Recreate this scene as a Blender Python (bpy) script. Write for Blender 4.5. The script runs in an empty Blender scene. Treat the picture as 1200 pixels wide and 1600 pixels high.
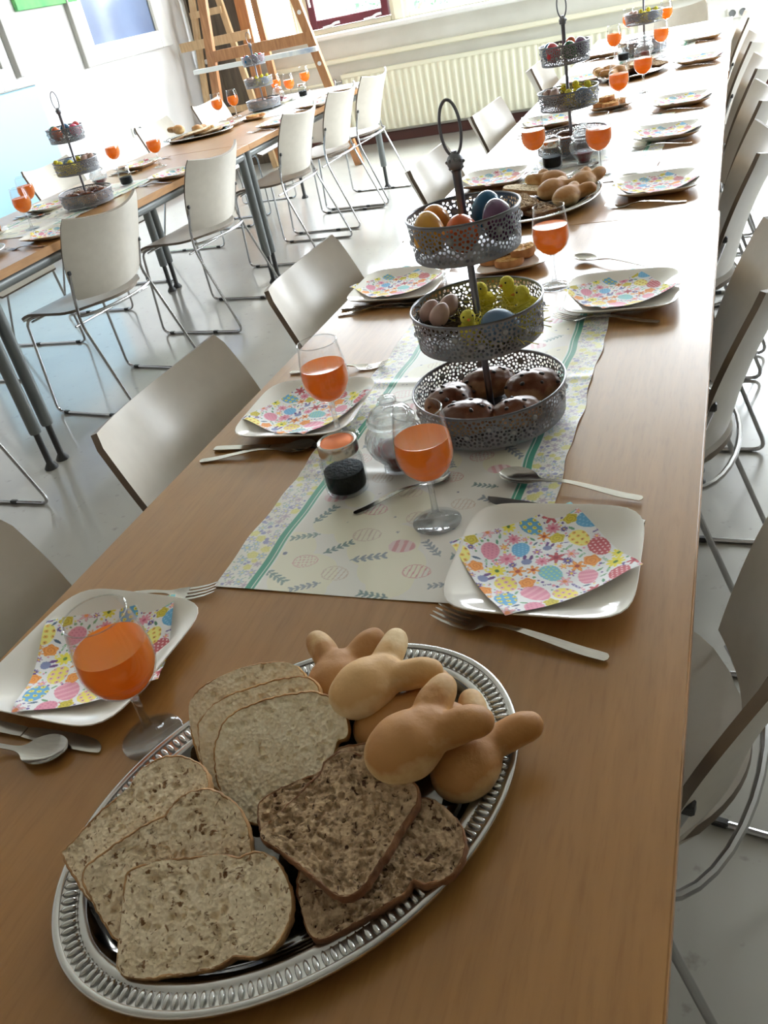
import bpy, math, random
import numpy as np
from mathutils import Vector, Matrix

# ------------------------------------------------------------------ camera, sky, light, exposure
SC = bpy.context.scene
COL = SC.collection
cam_data = bpy.data.cameras.new('camera'); cam = bpy.data.objects.new('camera', cam_data); COL.objects.link(cam)
cam_data.sensor_fit = 'VERTICAL'; cam_data.sensor_height = 36; cam_data.sensor_width = 27
cam_data.lens = 29.475; cam_data.clip_start = 0.02; cam_data.clip_end = 200
cam.matrix_world = Matrix(((0.92711862, -0.02929549, 0.37362126, 0.0), (0.3243478, 0.56216248, -0.76077057, 0.0),
                           (-0.1877487, 0.82650779, 0.53069323, 1.35), (0, 0, 0, 1)))
SC.camera = cam
SC.view_settings.view_transform = 'Standard'; SC.view_settings.look = 'None'
SC.view_settings.gamma = 1.0; SC.view_settings.use_curve_mapping = False
SC.view_settings.exposure = -0.61
SC.cycles.use_denoising = True
SC.cycles.max_bounces = 14; SC.cycles.diffuse_bounces = 8; SC.cycles.glossy_bounces = 6
SC.cycles.transmission_bounces = 12; SC.cycles.transparent_max_bounces = 24
SC.cycles.caustics_refractive = False; SC.cycles.caustics_reflective = False
SC.cycles.sample_clamp_indirect = 8.0

SKY_STRENGTH = 82.0      # overcast sky: the zenith three times as bright as the horizon
world = bpy.data.worlds.new('overcast_sky'); SC.world = world; world.use_nodes = True
wn = world.node_tree.nodes; wl = world.node_tree.links; wn.clear()
w_out = wn.new('ShaderNodeOutputWorld'); w_bg = wn.new('ShaderNodeBackground'); w_bg.inputs['Strength'].default_value = SKY_STRENGTH
w_tc = wn.new('ShaderNodeTexCoord'); w_sep = wn.new('ShaderNodeSeparateXYZ'); w_rmp = wn.new('ShaderNodeValToRGB')
w_rmp.color_ramp.elements[0].position = 0.0; w_rmp.color_ramp.elements[0].color = (0.322, 0.328, 0.350, 1)
w_rmp.color_ramp.elements[1].position = 1.0; w_rmp.color_ramp.elements[1].color = (0.86, 0.92, 1.02, 1)
wl.new(w_tc.outputs['Generated'], w_sep.inputs[0]); wl.new(w_sep.outputs['Z'], w_rmp.inputs[0])
wl.new(w_rmp.outputs[0], w_bg.inputs['Color']); wl.new(w_bg.outputs[0], w_out.inputs['Surface'])

# daylight portals in the window openings (guide the sky light in; they give off no light of their own)
WINDOWS = [(-4.70, -3.80), (-3.72, -2.84), (-2.76, -0.95), (-0.87, 0.95)]
WIN_Z0, WIN_Z1, BACK_Y = 1.0, 3.05, 8.2
for a, b in WINDOWS:
    L = bpy.data.lights.new('window_daylight_portal', 'AREA'); L.shape = 'RECTANGLE'; L.size = b - a; L.size_y = WIN_Z1 - WIN_Z0
    lo = bpy.data.objects.new('window_daylight_portal', L); COL.objects.link(lo)
    lo.location = ((a + b) / 2, BACK_Y + 0.22, (WIN_Z0 + WIN_Z1) / 2); lo.rotation_euler = (-math.pi / 2, 0, 0)
    L.cycles.is_portal = True
ADDED_SIDE_WINDOWS, SIDE_X = [(5.2, 6.4), (6.5, 7.7)], 3.2  # side windows added in the unseen right wall to brighten the left table
for a, b in ADDED_SIDE_WINDOWS:
    L = bpy.data.lights.new('window_daylight_portal', 'AREA'); L.shape = 'RECTANGLE'; L.size = WIN_Z1 - WIN_Z0; L.size_y = b - a
    lo = bpy.data.objects.new('window_daylight_portal', L); COL.objects.link(lo)
    lo.location = (SIDE_X + 0.12, (a + b) / 2, (WIN_Z0 + WIN_Z1) / 2); lo.rotation_euler = (0, math.pi / 2, 0)
    L.cycles.is_portal = True

# ------------------------------------------------------------------ helpers
PI = math.pi
rng = random.Random(7)


def lin(r, g, b):
    f = lambda c: (c / 255 / 12.92) if c / 255 <= 0.04045 else ((c / 255 + 0.055) / 1.055) ** 2.4
    return (f(r), f(g), f(b), 1.0)


class NT:
    """small node-tree helper"""
    def __init__(s, m):
        s.n = m.node_tree.nodes; s.l = m.node_tree.links
    def new(s, t, **kw):
        n = s.n.new(t)
        for k, v in kw.items():
            if hasattr(n, k): setattr(n, k, v)
        return n
    def link(s, a, b): s.l.new(a, b)


def material(name, rgb=(200, 200, 200), rough=0.5, metal=0.0, **kw):
    m = bpy.data.materials.new(name); m.use_nodes = True
    p = m.node_tree.nodes['Principled BSDF']
    p.inputs['Base Color'].default_value = lin(*rgb); p.inputs['Roughness'].default_value = rough; p.inputs['Metallic'].default_value = metal
    for k, v in kw.items():
        p.inputs[k.replace('_', ' ').title() if k not in ('IOR',) else k].default_value = v
    return m


def noise_color(m, c1, c2, scale=(1, 1, 1), nscale=8.0, detail=6, lo=0.3, hi=0.7, bump=0.0, bscale=None, bdist=0.001, rough=None):
    """colour between two sRGB tones by object-space noise, optional bump"""
    t = NT(m); p = t.n['Principled BSDF']
    tc = t.new('ShaderNodeTexCoord'); mp = t.new('ShaderNodeMapping'); mp.inputs['Scale'].default_value = scale
    nz = t.new('ShaderNodeTexNoise'); nz.inputs['Scale'].default_value = nscale; nz.inputs['Detail'].default_value = detail
    rp = t.new('ShaderNodeValToRGB'); e = rp.color_ramp.elements
    e[0].position = lo; e[0].color = lin(*c1); e[1].position = hi; e[1].color = lin(*c2)
    t.link(tc.outputs['Object'], mp.inputs[0]); t.link(mp.outputs[0], nz.inputs['Vector']); t.link(nz.outputs['Fac'], rp.inputs[0])
    t.link(rp.outputs[0], p.inputs['Base Color'])
    if rough:
        mr = t.new('ShaderNodeMapRange'); mr.inputs['To Min'].default_value = rough[0]; mr.inputs['To Max'].default_value = rough[1]
        t.link(nz.outputs['Fac'], mr.inputs['Value']); t.link(mr.outputs[0], p.inputs['Roughness'])
    if bump:
        b = t.new('ShaderNodeBump'); b.inputs['Strength'].default_value = bump; b.inputs['Distance'].default_value = bdist
        if bscale:
            n2 = t.new('ShaderNodeTexNoise'); n2.inputs['Scale'].default_value = bscale; n2.inputs['Detail'].default_value = 4
            t.link(tc.outputs['Object'], n2.inputs['Vector']); t.link(n2.outputs['Fac'], b.inputs['Height'])
        else:
            t.link(nz.outputs['Fac'], b.inputs['Height'])
        t.link(b.outputs[0], p.inputs['Normal'])
    return m


def attr_color(m, attr='col'):
    t = NT(m); p = t.n['Principled BSDF']
    a = t.new('ShaderNodeAttribute'); a.attribute_name = attr
    t.link(a.outputs['Color'], p.inputs['Base Color'])
    return m


class MB:
    """mesh builder: collects shapes, then links them as ONE object"""
    def __init__(s): s.v = []; s.f = []; s.mi = []; s.cur = 0
    def add(s, verts, faces):
        o = len(s.v); s.v.extend([tuple(map(float, q)) for q in verts])
        s.f.extend([tuple(i + o for i in q) for q in faces]); s.mi.extend([s.cur] * len(faces)); return s
    def box(s, x0, x1, y0, y1, z0, z1, bev=0.0):
        if bev <= 0:
            v = [(x, y, z) for z in (z0, z1) for y in (y0, y1) for x in (x0, x1)]
            return s.add(v, [(0, 2, 3, 1), (4, 5, 7, 6), (0, 1, 5, 4), (2, 6, 7, 3), (0, 4, 6, 2), (1, 3, 7, 5)])
        b = min(bev, (x1 - x0) / 2.01, (y1 - y0) / 2.01, (z1 - z0) / 2.01)
        v = []; f = []
        xs, ys, zs = (x0, x1), (y0, y1), (z0, z1); idx = {}
        for i in (0, 1):
            for j in (0, 1):
                for k in (0, 1):
                    sx, sy, sz = (1 - 2 * i) * b, (1 - 2 * j) * b, (1 - 2 * k) * b
                    c = (xs[i], ys[j], zs[k])
                    for a, dlt in enumerate(((0, sy, sz), (sx, 0, sz), (sx, sy, 0))):
                        idx[(i, j, k, a)] = len(v); v.append(tuple(c[q] + dlt[q] for q in range(3)))
        for i in (0, 1): f.append(tuple(idx[(i, j, k, 0)] for j, k in ((0, 0), (0, 1), (1, 1), (1, 0))))
        for j in (0, 1): f.append(tuple(idx[(i, j, k, 1)] for i, k in ((0, 0), (0, 1), (1, 1), (1, 0))))
        for k in (0, 1): f.append(tuple(idx[(i, j, k, 2)] for i, j in ((0, 0), (0, 1), (1, 1), (1, 0))))
        for j in (0, 1):
            for k in (0, 1): f.append((idx[(0, j, k, 1)], idx[(1, j, k, 1)], idx[(1, j, k, 2)], idx[(0, j, k, 2)]))
        for i in (0, 1):
            for k in (0, 1): f.append((idx[(i, 0, k, 0)], idx[(i, 1, k, 0)], idx[(i, 1, k, 2)], idx[(i, 0, k, 2)]))
        for i in (0, 1):
            for j in (0, 1): f.append((idx[(i, j, 0, 0)], idx[(i, j, 1, 0)], idx[(i, j, 1, 1)], idx[(i, j, 0, 1)]))
        for i in (0, 1):
            for j in (0, 1):
                for k in (0, 1): f.append((idx[(i, j, k, 0)], idx[(i, j, k, 1)], idx[(i, j, k, 2)]))
        return s.add(v, f)
    def beam(s, p0, p1, w, d, up=(0, 1, 0)):
        """rectangular bar from p0 to p1, width w across, depth d along up"""
        p0, p1 = Vector(p0), Vector(p1); t = (p1 - p0).normalized(); u = Vector(up); u = (u - t * u.dot(t)).normalized(); r = t.cross(u)
        v = [p + r * (a * w / 2) + u * (b * d / 2) for p in (p0, p1) for a, b in ((-1, -1), (1, -1), (1, 1), (-1, 1))]
        return s.add(v, [(0, 1, 2, 3), (7, 6, 5, 4), (0, 4, 5, 1), (1, 5, 6, 2), (2, 6, 7, 3), (3, 7, 4, 0)])
    def tube(s, path, r, n=8, closed=False):
        P = [Vector(p) for p in path]; N = len(P); rr = r if isinstance(r, (list, tuple)) else [r] * N
        T = []
        for i in range(N):
            a = P[(i - 1) % N] if closed or i else P[0]; b = P[(i + 1) % N] if closed or i < N - 1 else P[-1]
            T.append((b - a).normalized())
        u = Vector((0, 0, 1)) if abs(T[0].z) < 0.9 else Vector((1, 0, 0))
        v = []
        for i in range(N):
            u = (u - T[i] * u.dot(T[i]))
            u = u.normalized() if u.length > 1e-6 else T[i].orthogonal().normalized()
            w = T[i].cross(u)
            for k in range(n):
                a = 2 * PI * k / n; v.append(P[i] + (u * math.cos(a) + w * math.sin(a)) * rr[i])
        f = []
        for i in range(N if closed else N - 1):
            j = (i + 1) % N
            for k in range(n): f.append((i * n + k, i * n + (k + 1) % n, j * n + (k + 1) % n, j * n + k))
        if not closed:
            f.append(tuple(range(n - 1, -1, -1))); f.append(tuple((N - 1) * n + k for k in range(n)))
        return s.add(v, f)
    def lathe(s, prof, n=32, c=(0, 0, 0), close=False):
        """revolve (r, z) points; r = 0 ends become a pole"""
        v = []; rows = []
        for r, z in prof:
            if r <= 1e-7: rows.append([len(v)]); v.append((c[0], c[1], c[2] + z))
            else:
                rows.append(list(range(len(v), len(v) + n)))
                v += [(c[0] + r * math.cos(2 * PI * k / n), c[1] + r * math.sin(2 * PI * k / n), c[2] + z) for k in range(n)]
        f = []
        for A, B in list(zip(rows[:-1], rows[1:])) + ([(rows[-1], rows[0])] if close else []):
            for k in range(n):
                k2 = (k + 1) % n
                if len(A) == 1 and len(B) == 1: continue
                if len(A) == 1: f.append((A[0], B[k2], B[k]))
                elif len(B) == 1: f.append((A[k], A[k2], B[0]))
                else: f.append((A[k], A[k2], B[k2], B[k]))
        return s.add(v, f)
    def grid(s, fn, nu, nv, wrap=False):
        v = [fn(i / (nu if wrap else nu - 1), j / (nv - 1)) for j in range(nv) for i in range(nu)]
        f = []
        for j in range(nv - 1):
            for i in range(nu if wrap else nu - 1):
                i2 = (i + 1) % nu; f.append((j * nu + i, j * nu + i2, (j + 1) * nu + i2, (j + 1) * nu + i))
        return s.add(v, f)
    def ball(s, c, r, nu=16, nv=10, rot=None):
        if not isinstance(r, (tuple, list)): r = (r, r, r)
        R = rot or Matrix.Identity(3); c = Vector(c); v = [c + R @ Vector((0, 0, -r[2]))]
        for j in range(1, nv):
            t = PI * j / nv - PI / 2
            for i in range(nu):
                a = 2 * PI * i / nu
                v.append(c + R @ Vector((r[0] * math.cos(t) * math.cos(a), r[1] * math.cos(t) * math.sin(a), r[2] * math.sin(t))))
        v.append(c + R @ Vector((0, 0, r[2]))); f = []
        for i in range(nu): f.append((0, 1 + (i + 1) % nu, 1 + i))
        for j in range(nv - 2):
            for i in range(nu):
                a = 1 + j * nu; f.append((a + i, a + (i + 1) % nu, a + nu + (i + 1) % nu, a + nu + i))
        a = 1 + (nv - 2) * nu
        for i in range(nu): f.append((a + i, a + (i + 1) % nu, len(v) - 1))
        return s.add(v, f)
    def mesh(s, name, mats, smooth=True, sharp=None):
        me = bpy.data.meshes.new(name); me.from_pydata(s.v, [], s.f)
        for m in (mats if isinstance(mats, (list, tuple)) else [mats]): me.materials.append(m)
        if any(s.mi): me.polygons.foreach_set('material_index', s.mi)
        me.polygons.foreach_set('use_smooth', [smooth] * len(s.f)); me.update()
        if smooth and sharp: me.set_sharp_from_angle(angle=math.radians(sharp))
        return me
    def build(s, name, mats, parent=None, smooth=True, sharp=35, label=None, stuff=False):
        return link(name, s.mesh(name, mats, smooth, sharp), parent, label, stuff)


def link(name, me, parent=None, label=None, stuff=False):
    o = bpy.data.objects.new(name, me); COL.objects.link(o)
    if parent: o.parent = parent
    if label: o['label'] = label
    if stuff: o['kind'] = 'stuff'
    return o


def thing(name, label, cat, loc=(0, 0, 0), rz=0.0, group=None):
    o = bpy.data.objects.new(name, None); COL.objects.link(o); o.empty_display_size = 0.05
    o.location = loc; o.rotation_euler = (0, 0, rz); o['label'] = label; o['category'] = cat
    if group: o['group'] = group
    return o


def tag(o, label, cat, group=None):
    o['label'] = label; o['category'] = cat
    if group: o['group'] = group
    return o


def struct(o): o['kind'] = 'structure'; return o


CHILD = {}
def kids(o):
    return [c for c in bpy.data.objects if c.parent is o]


def dup(root, loc=None, rz=None, label=None, group=None, rot=None):
    """copy of a thing with copies of its parts and sub-parts"""
    if root.name not in CHILD: CHILD[root.name] = [(c, kids(c)) for c in kids(root)]
    r = root.copy(); COL.objects.link(r)
    if loc is not None: r.location = loc
    if rot is not None: r.rotation_euler = rot
    elif rz is not None: r.rotation_euler = (0, 0, rz)
    if label: r['label'] = label
    if group: r['group'] = group
    for c, gs in CHILD[root.name]:
        d = c.copy(); COL.objects.link(d); d.parent = r
        for g in gs:
            h = g.copy(); COL.objects.link(h); h.parent = d
    return r


class Maker:
    """first call moves the prototype itself, later calls copy it"""
    def __init__(s, proto): s.p = proto; s.used = False
    def __call__(s, loc, rz=0.0, label=None, group=None, rot=None):
        if s.used: return dup(s.p, loc, rz, label, group, rot)
        s.used = True; CHILD[s.p.name] = [(c, kids(c)) for c in kids(s.p)]
        s.p.location = loc; s.p.rotation_euler = rot if rot is not None else (0, 0, rz)
        if label: s.p['label'] = label
        if group: s.p['group'] = group
        return s.p


def smooth_path(P, it=2, closed=False):
    P = [tuple(p) for p in P]
    for _ in range(it):
        Q = [] if closed else [P[0]]
        for i in range(len(P) if closed else len(P) - 1):
            a = np.array(P[i]); b = np.array(P[(i + 1) % len(P)])
            Q.append(tuple(a * 0.75 + b * 0.25)); Q.append(tuple(a * 0.25 + b * 0.75))
        if not closed: Q.append(P[-1])
        P = Q
    return P


def bend(P, r=0.03, n=5):
    """polyline with rounded corners"""
    P = [Vector(p) for p in P]; out = [P[0]]
    for i in range(1, len(P) - 1):
        a = (P[i - 1] - P[i]); b = (P[i + 1] - P[i]); d = min(r, a.length * 0.45, b.length * 0.45)
        a = P[i] + a.normalized() * d; b = P[i] + b.normalized() * d
        for k in range(n + 1):
            t = k / n; out.append(a * (1 - t) ** 2 + P[i] * (2 * t * (1 - t)) + b * t * t)
    out.append(P[-1]); return out


def set_attr(me, cols, name='col'):
    a = me.color_attributes.new(name, 'FLOAT_COLOR', 'POINT')
    c = np.ones((len(me.vertices), 4), np.float32); c[:, :3] = cols
    a.data.foreach_set('color', c.ravel())


def slin(a):
    a = np.asarray(a, float) / 255.0
    return np.where(a <= 0.04045, a / 12.92, ((a + 0.055) / 1.055) ** 2.4)

# ------------------------------------------------------------------ materials
M = {}
M['wall'] = noise_color(material('white_wall_paint', rough=0.75), (228, 227, 226), (238, 237, 237), nscale=3, bump=0.15, bscale=60, bdist=0.002)
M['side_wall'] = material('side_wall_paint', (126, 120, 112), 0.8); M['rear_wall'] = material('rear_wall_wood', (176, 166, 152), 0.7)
M['ceiling'] = material('ceiling_paint', (236, 234, 232), 0.9)
M['backwall'] = noise_color(material('back_wall_paint', rough=0.7), (214, 213, 206), (226, 225, 219), nscale=4, bump=0.15, bscale=50, bdist=0.002)
M['cream_paint'] = material('cream_gloss_paint', (233, 229, 208), 0.35)
M['white_gloss'] = material('white_gloss_paint', (236, 236, 234), 0.3)
M['red_frame'] = material('dark_red_frame_paint', (86, 24, 38), 0.35)
M['baseboard'] = material('dark_red_brown_baseboard', (84, 48, 42), 0.5)
M['radiator'] = material('radiator_enamel', (229, 227, 206), 0.35)
M['grey_frame'] = material('grey_frame_paint', (168, 166, 160), 0.4)
M['blue_panel'] = material('light_blue_door_paint', (168, 210, 232), 0.45)
M['dark_glass'] = noise_color(material('bluish_indoor_glass', rough=0.16), (104, 118, 150), (130, 144, 172), nscale=1.2)
M['green_paint'] = noise_color(material('green_canvas', rough=0.7), (60, 150, 92), (120, 185, 110), nscale=5)
M['socket_plate'] = material('socket_plastic', (232, 230, 222), 0.4)
M['dark_hole'] = material('socket_recess', (120, 122, 122), 0.5)
M['chrome'] = material('chromed_steel', (186, 186, 188), 0.22, 1.0)
M['leg_grey'] = noise_color(material('grey_leg_enamel', rough=0.38, metal=0.35), (112, 116, 116), (126, 130, 130), nscale=4)
M['foot_black'] = material('black_leg_foot', (58, 58, 58), 0.45)
M['shell'] = noise_color(material('warm_grey_laminate', rough=0.34, coat_weight=0.05, coat_roughness=0.2), (206, 199, 187), (212, 205, 193), nscale=30)
M['shell_edge'] = material('brown_plywood_edge', (120, 106, 92), 0.5)
M['ceramic'] = material('glazed_warm_white_ceramic', (240, 236, 229), 0.12, coat_weight=0.4, coat_roughness=0.05)
M['steel'] = noise_color(material('brushed_cutlery_steel', rough=0.17, metal=1.0), (176, 172, 167), (190, 186, 180), scale=(1, 8, 1), nscale=60)
M['tray_steel'] = material('polished_tray_steel', (104, 102, 100), 0.07, 1.0)  # platter well: reflection of a dark ceiling put into the steel colour
M['tray_rim'] = material('tray_rim_steel', (205, 204, 202), 0.26, 1.0)
M['pewter'] = noise_color(material('grey_lace_metal', rough=0.4, metal=0.4), (124, 126, 133), (144, 146, 152), nscale=40)
M['pole'] = material('dark_steel_pole', (120, 120, 126), 0.28, 1.0)
M['pink_egg'] = material('pale_speckled_eggshell', (202, 168, 158), 0.55)
M['black_sugar'] = noise_color(material('black_sprinkles', rough=0.6), (3, 3, 5), (12, 12, 17), nscale=180, bump=1.0, bdist=0.002)
M['black_sugar'].node_tree.nodes['Principled BSDF'].inputs['Specular IOR Level'].default_value = 0.15
M['jam'] = material('dark_red_jam', (150, 18, 36), 0.15)
M['copper'] = material('copper_lid_disc', (196, 108, 66), 0.3, 0.85)
M['lid_metal'] = material('silver_lid_ring', (205, 202, 196), 0.22, 1.0)
M['wood_pine'] = noise_color(material('easel_pine', rough=0.55), (146, 94, 56), (178, 126, 80), scale=(6, 6, 0.7), nscale=9, bump=0.1)
M['wood_pale'] = noise_color(material('pale_easel_wood', rough=0.6), (164, 134, 96), (190, 162, 124), scale=(6, 6, 0.7), nscale=9)
M['painted_ledge'] = noise_color(material('paint_spattered_ledge', rough=0.6), (92, 122, 168), (226, 226, 224), scale=(1, 1, 1), nscale=3.2, lo=0.36, hi=0.5)
M['board_dark'] = noise_color(material('dark_stained_board', rough=0.6), (70, 60, 50), (98, 86, 70), scale=(5, 5, 0.6), nscale=8)
M['lawn'] = noise_color(material('lawn_grass', rough=0.9), (142, 146, 134), (164, 166, 152), nscale=3)
M['leaf'] = noise_color(material('tree_leaf', rough=0.6), (58, 92, 66), (98, 128, 98), nscale=0.8)
M['bark'] = material('tree_bark', (92, 76, 60), 0.8)
M['yellow_fluff'] = noise_color(material('yellow_chick_fluff', rough=0.9), (222, 206, 60), (240, 228, 96), nscale=60, bump=0.6, bscale=220, bdist=0.003)
M['yellow_grass'] = material('yellow_paper_grass', (226, 212, 92), 0.8)
M['straw'] = material('dry_straw', (196, 176, 96), 0.8)
M['twig'] = noise_color(material('dark_twig', rough=0.8), (62, 48, 38), (104, 84, 62), nscale=30)
M['raisin'] = material('raisin', (46, 26, 20), 0.45)
M['handle_white'] = material('white_window_handle', (226, 226, 226), 0.35)


def beech(name):
    m = material(name, rough=0.3, coat_weight=0.25, coat_roughness=0.18)
    t = NT(m); p = t.n['Principled BSDF']
    tc = t.new('ShaderNodeTexCoord')
    mp = t.new('ShaderNodeMapping'); mp.inputs['Scale'].default_value = (26, 1.1, 4)
    n1 = t.new('ShaderNodeTexNoise'); n1.inputs['Scale'].default_value = 3.0; n1.inputs['Detail'].default_value = 7; n1.inputs['Distortion'].default_value = 0.4
    mp2 = t.new('ShaderNodeMapping'); mp2.inputs['Scale'].default_value = (230, 26, 20)
    n2 = t.new('ShaderNodeTexNoise'); n2.inputs['Scale'].default_value = 1.0; n2.inputs['Detail'].default_value = 3
    r1 = t.new('ShaderNodeValToRGB'); e = r1.color_ramp.elements
    e[0].position = 0.25; e[0].color = lin(146, 102, 52); e[1].position = 0.75; e[1].color = lin(160, 114, 61)
    r2 = t.new('ShaderNodeValToRGB'); e = r2.color_ramp.elements
    e[0].position = 0.30; e[0].color = (0.90, 0.87, 0.84, 1); e[1].position = 0.5; e[1].color = (1, 1, 1, 1)
    mx = t.new('ShaderNodeMix', data_type='RGBA', blend_type='MULTIPLY'); mx.inputs[0].default_value = 1.0
    n3 = t.new('ShaderNodeTexNoise'); n3.inputs['Scale'].default_value = 4; n3.inputs['Detail'].default_value = 2
    mr = t.new('ShaderNodeMapRange'); mr.inputs['From Min'].default_value = 0.3; mr.inputs['From Max'].default_value = 0.7
    mr.inputs['To Min'].default_value = 0.285; mr.inputs['To Max'].default_value = 0.315
    t.link(tc.outputs['Object'], mp.inputs[0]); t.link(tc.outputs['Object'], mp2.inputs[0]); t.link(tc.outputs['Object'], n3.inputs['Vector'])
    t.link(mp.outputs[0], n1.inputs['Vector']); t.link(mp2.outputs[0], n2.inputs['Vector'])
    t.link(n1.outputs['Fac'], r1.inputs[0]); t.link(n2.outputs['Fac'], r2.inputs[0])
    t.link(r1.outputs[0], mx.inputs[6]); t.link(r2.outputs[0], mx.inputs[7]); t.link(mx.outputs[2], p.inputs['Base Color'])
    t.link(n3.outputs['Fac'], mr.inputs['Value']); t.link(mr.outputs[0], p.inputs['Roughness'])
    return m


M['beech'] = beech('beech_laminate')
M['beech_edge'] = noise_color(material('beech_edge_band', rough=0.4), (168, 122, 76), (184, 138, 90), scale=(1, 1, 8), nscale=12)


def floor_mat():
    m = material('grey_linoleum', rough=0.3, coat_weight=0.8, coat_roughness=0.1)
    t = NT(m); p = t.n['Principled BSDF']; tc = t.new('ShaderNodeTexCoord')
    n1 = t.new('ShaderNodeTexNoise'); n1.inputs['Scale'].default_value = 1.6; n1.inputs['Detail'].default_value = 4; n1.inputs['Distortion'].default_value = 0.2
    n2 = t.new('ShaderNodeTexNoise'); n2.inputs['Scale'].default_value = 26; n2.inputs['Detail'].default_value = 3
    r1 = t.new('ShaderNodeValToRGB'); e = r1.color_ramp.elements
    e[0].position = 0.3; e[0].color = lin(152, 149, 142); e[1].position = 0.7; e[1].color = lin(170, 167, 158)
    r2 = t.new('ShaderNodeValToRGB'); e = r2.color_ramp.elements
    e[0].position = 0.26; e[0].color = (0.72, 0.71, 0.70, 1); e[1].position = 0.36; e[1].color = (1, 1, 1, 1)
    mx = t.new('ShaderNodeMix', data_type='RGBA', blend_type='MULTIPLY'); mx.inputs[0].default_value = 1.0
    mr = t.new('ShaderNodeMapRange'); mr.inputs['To Min'].default_value = 0.29; mr.inputs['To Max'].default_value = 0.34
    for n in (n1, n2): t.link(tc.outputs['Object'], n.inputs['Vector'])
    t.link(n1.outputs['Fac'], r1.inputs[0]); t.link(n2.outputs['Fac'], r2.inputs[0])
    t.link(r1.outputs[0], mx.inputs[6]); t.link(r2.outputs[0], mx.inputs[7]); t.link(mx.outputs[2], p.inputs['Base Color'])
    t.link(n1.outputs['Fac'], mr.inputs['Value']); t.link(mr.outputs[0], p.inputs['Roughness'])
    return m


M['floor'] = floor_mat()


def thin_glass(name, tint=(1, 1, 1), ior=1.45, rough=0.01):
    """clear pane or thin-walled vessel: see-through with Fresnel reflections"""
    m = bpy.data.materials.new(name); m.use_nodes = True; t = NT(m); t.n.clear()
    o = t.new('ShaderNodeOutputMaterial'); tr = t.new('ShaderNodeBsdfTransparent'); gl = t.new('ShaderNodeBsdfGlossy')
    lw = t.new('ShaderNodeLayerWeight'); lw.inputs['Blend'].default_value = 0.5; pw = t.new('ShaderNodeMath'); pw.operation = 'POWER'; pw.inputs[1].default_value = 4.5
    fr = t.new('ShaderNodeMath'); fr.operation = 'MULTIPLY_ADD'; fr.inputs[1].default_value = 0.75; fr.inputs[2].default_value = ((ior - 1) / (ior + 1)) ** 2
    t.link(lw.outputs['Facing'], pw.inputs[0]); t.link(pw.outputs[0], fr.inputs[0]); mx = t.new('ShaderNodeMixShader')
    tr.inputs['Color'].default_value = (*tint, 1); gl.inputs['Roughness'].default_value = rough
    t.link(fr.outputs[0], mx.inputs[0]); t.link(tr.outputs[0], mx.inputs[1]); t.link(gl.outputs[0], mx.inputs[2]); t.link(mx.outputs[0], o.inputs['Surface'])
    return m


M['pane'] = thin_glass('window_glass', (0.97, 0.99, 0.98), 1.3)
M['bowl_glass'] = thin_glass('drinking_glass', (0.97, 0.975, 0.975), 1.42)
M['jar_glass'] = thin_glass('jar_glass', (0.93, 0.95, 0.955), 1.24)
M['stem_glass'] = thin_glass('solid_stem_glass', (0.90, 0.915, 0.92), 1.8, 0.03)
M['lip_glass'] = thin_glass('glass_lip', (0.9, 0.92, 0.92), 2.6, 0.05)
def thick_glass(name, mix):
    m = thin_glass(name, (0.92, 0.94, 0.95), 1.3, 0.02); t = NT(m); o = [n for n in t.n if n.type == 'OUTPUT_MATERIAL'][0]; a = o.inputs['Surface'].links[0].from_socket
    rf = t.new('ShaderNodeBsdfGlass'); rf.inputs['IOR'].default_value = 1.3; rf.inputs['Roughness'].default_value = 0.03; mx = t.new('ShaderNodeMixShader'); mx.inputs[0].default_value = mix
    t.link(a, mx.inputs[1]); t.link(rf.outputs[0], mx.inputs[2]); t.link(mx.outputs[0], o.inputs['Surface']); return m
M['ribbed_glass'] = thick_glass('ribbed_jar_glass', 0.42); M['stem_glass'] = thick_glass('clear_stem_glass', 0.34)
g = bpy.data.materials.new('solid_clear_glass'); g.use_nodes = True
gp = g.node_tree.nodes['Principled BSDF']; gp.inputs['Transmission Weight'].default_value = 1.0; gp.inputs['Roughness'].default_value = 0.02; gp.inputs['IOR'].default_value = 1.45
M['solid_glass'] = g


def translucent(name, rgb, rgb2, mix=0.45, rough=0.25):
    m = material(name, rgb, rough); t = NT(m); p = t.n['Principled BSDF']; o = t.n['Material Output']
    tl = t.new('ShaderNodeBsdfTranslucent'); tl.inputs['Color'].default_value = lin(*rgb2); mx = t.new('ShaderNodeMixShader'); mx.inputs[0].default_value = mix
    t.link(p.outputs[0], mx.inputs[1]); t.link(tl.outputs[0], mx.inputs[2]); t.link(mx.outputs[0], o.inputs['Surface']); return m


M['juice'] = translucent('orange_juice', (240, 158, 62), (255, 168, 66), 0.5, 0.12)
M['napkin'] = attr_color(material('printed_paper_napkin', rough=0.75))
M['runner'] = attr_color(material('printed_table_runner', rough=0.42))


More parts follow.
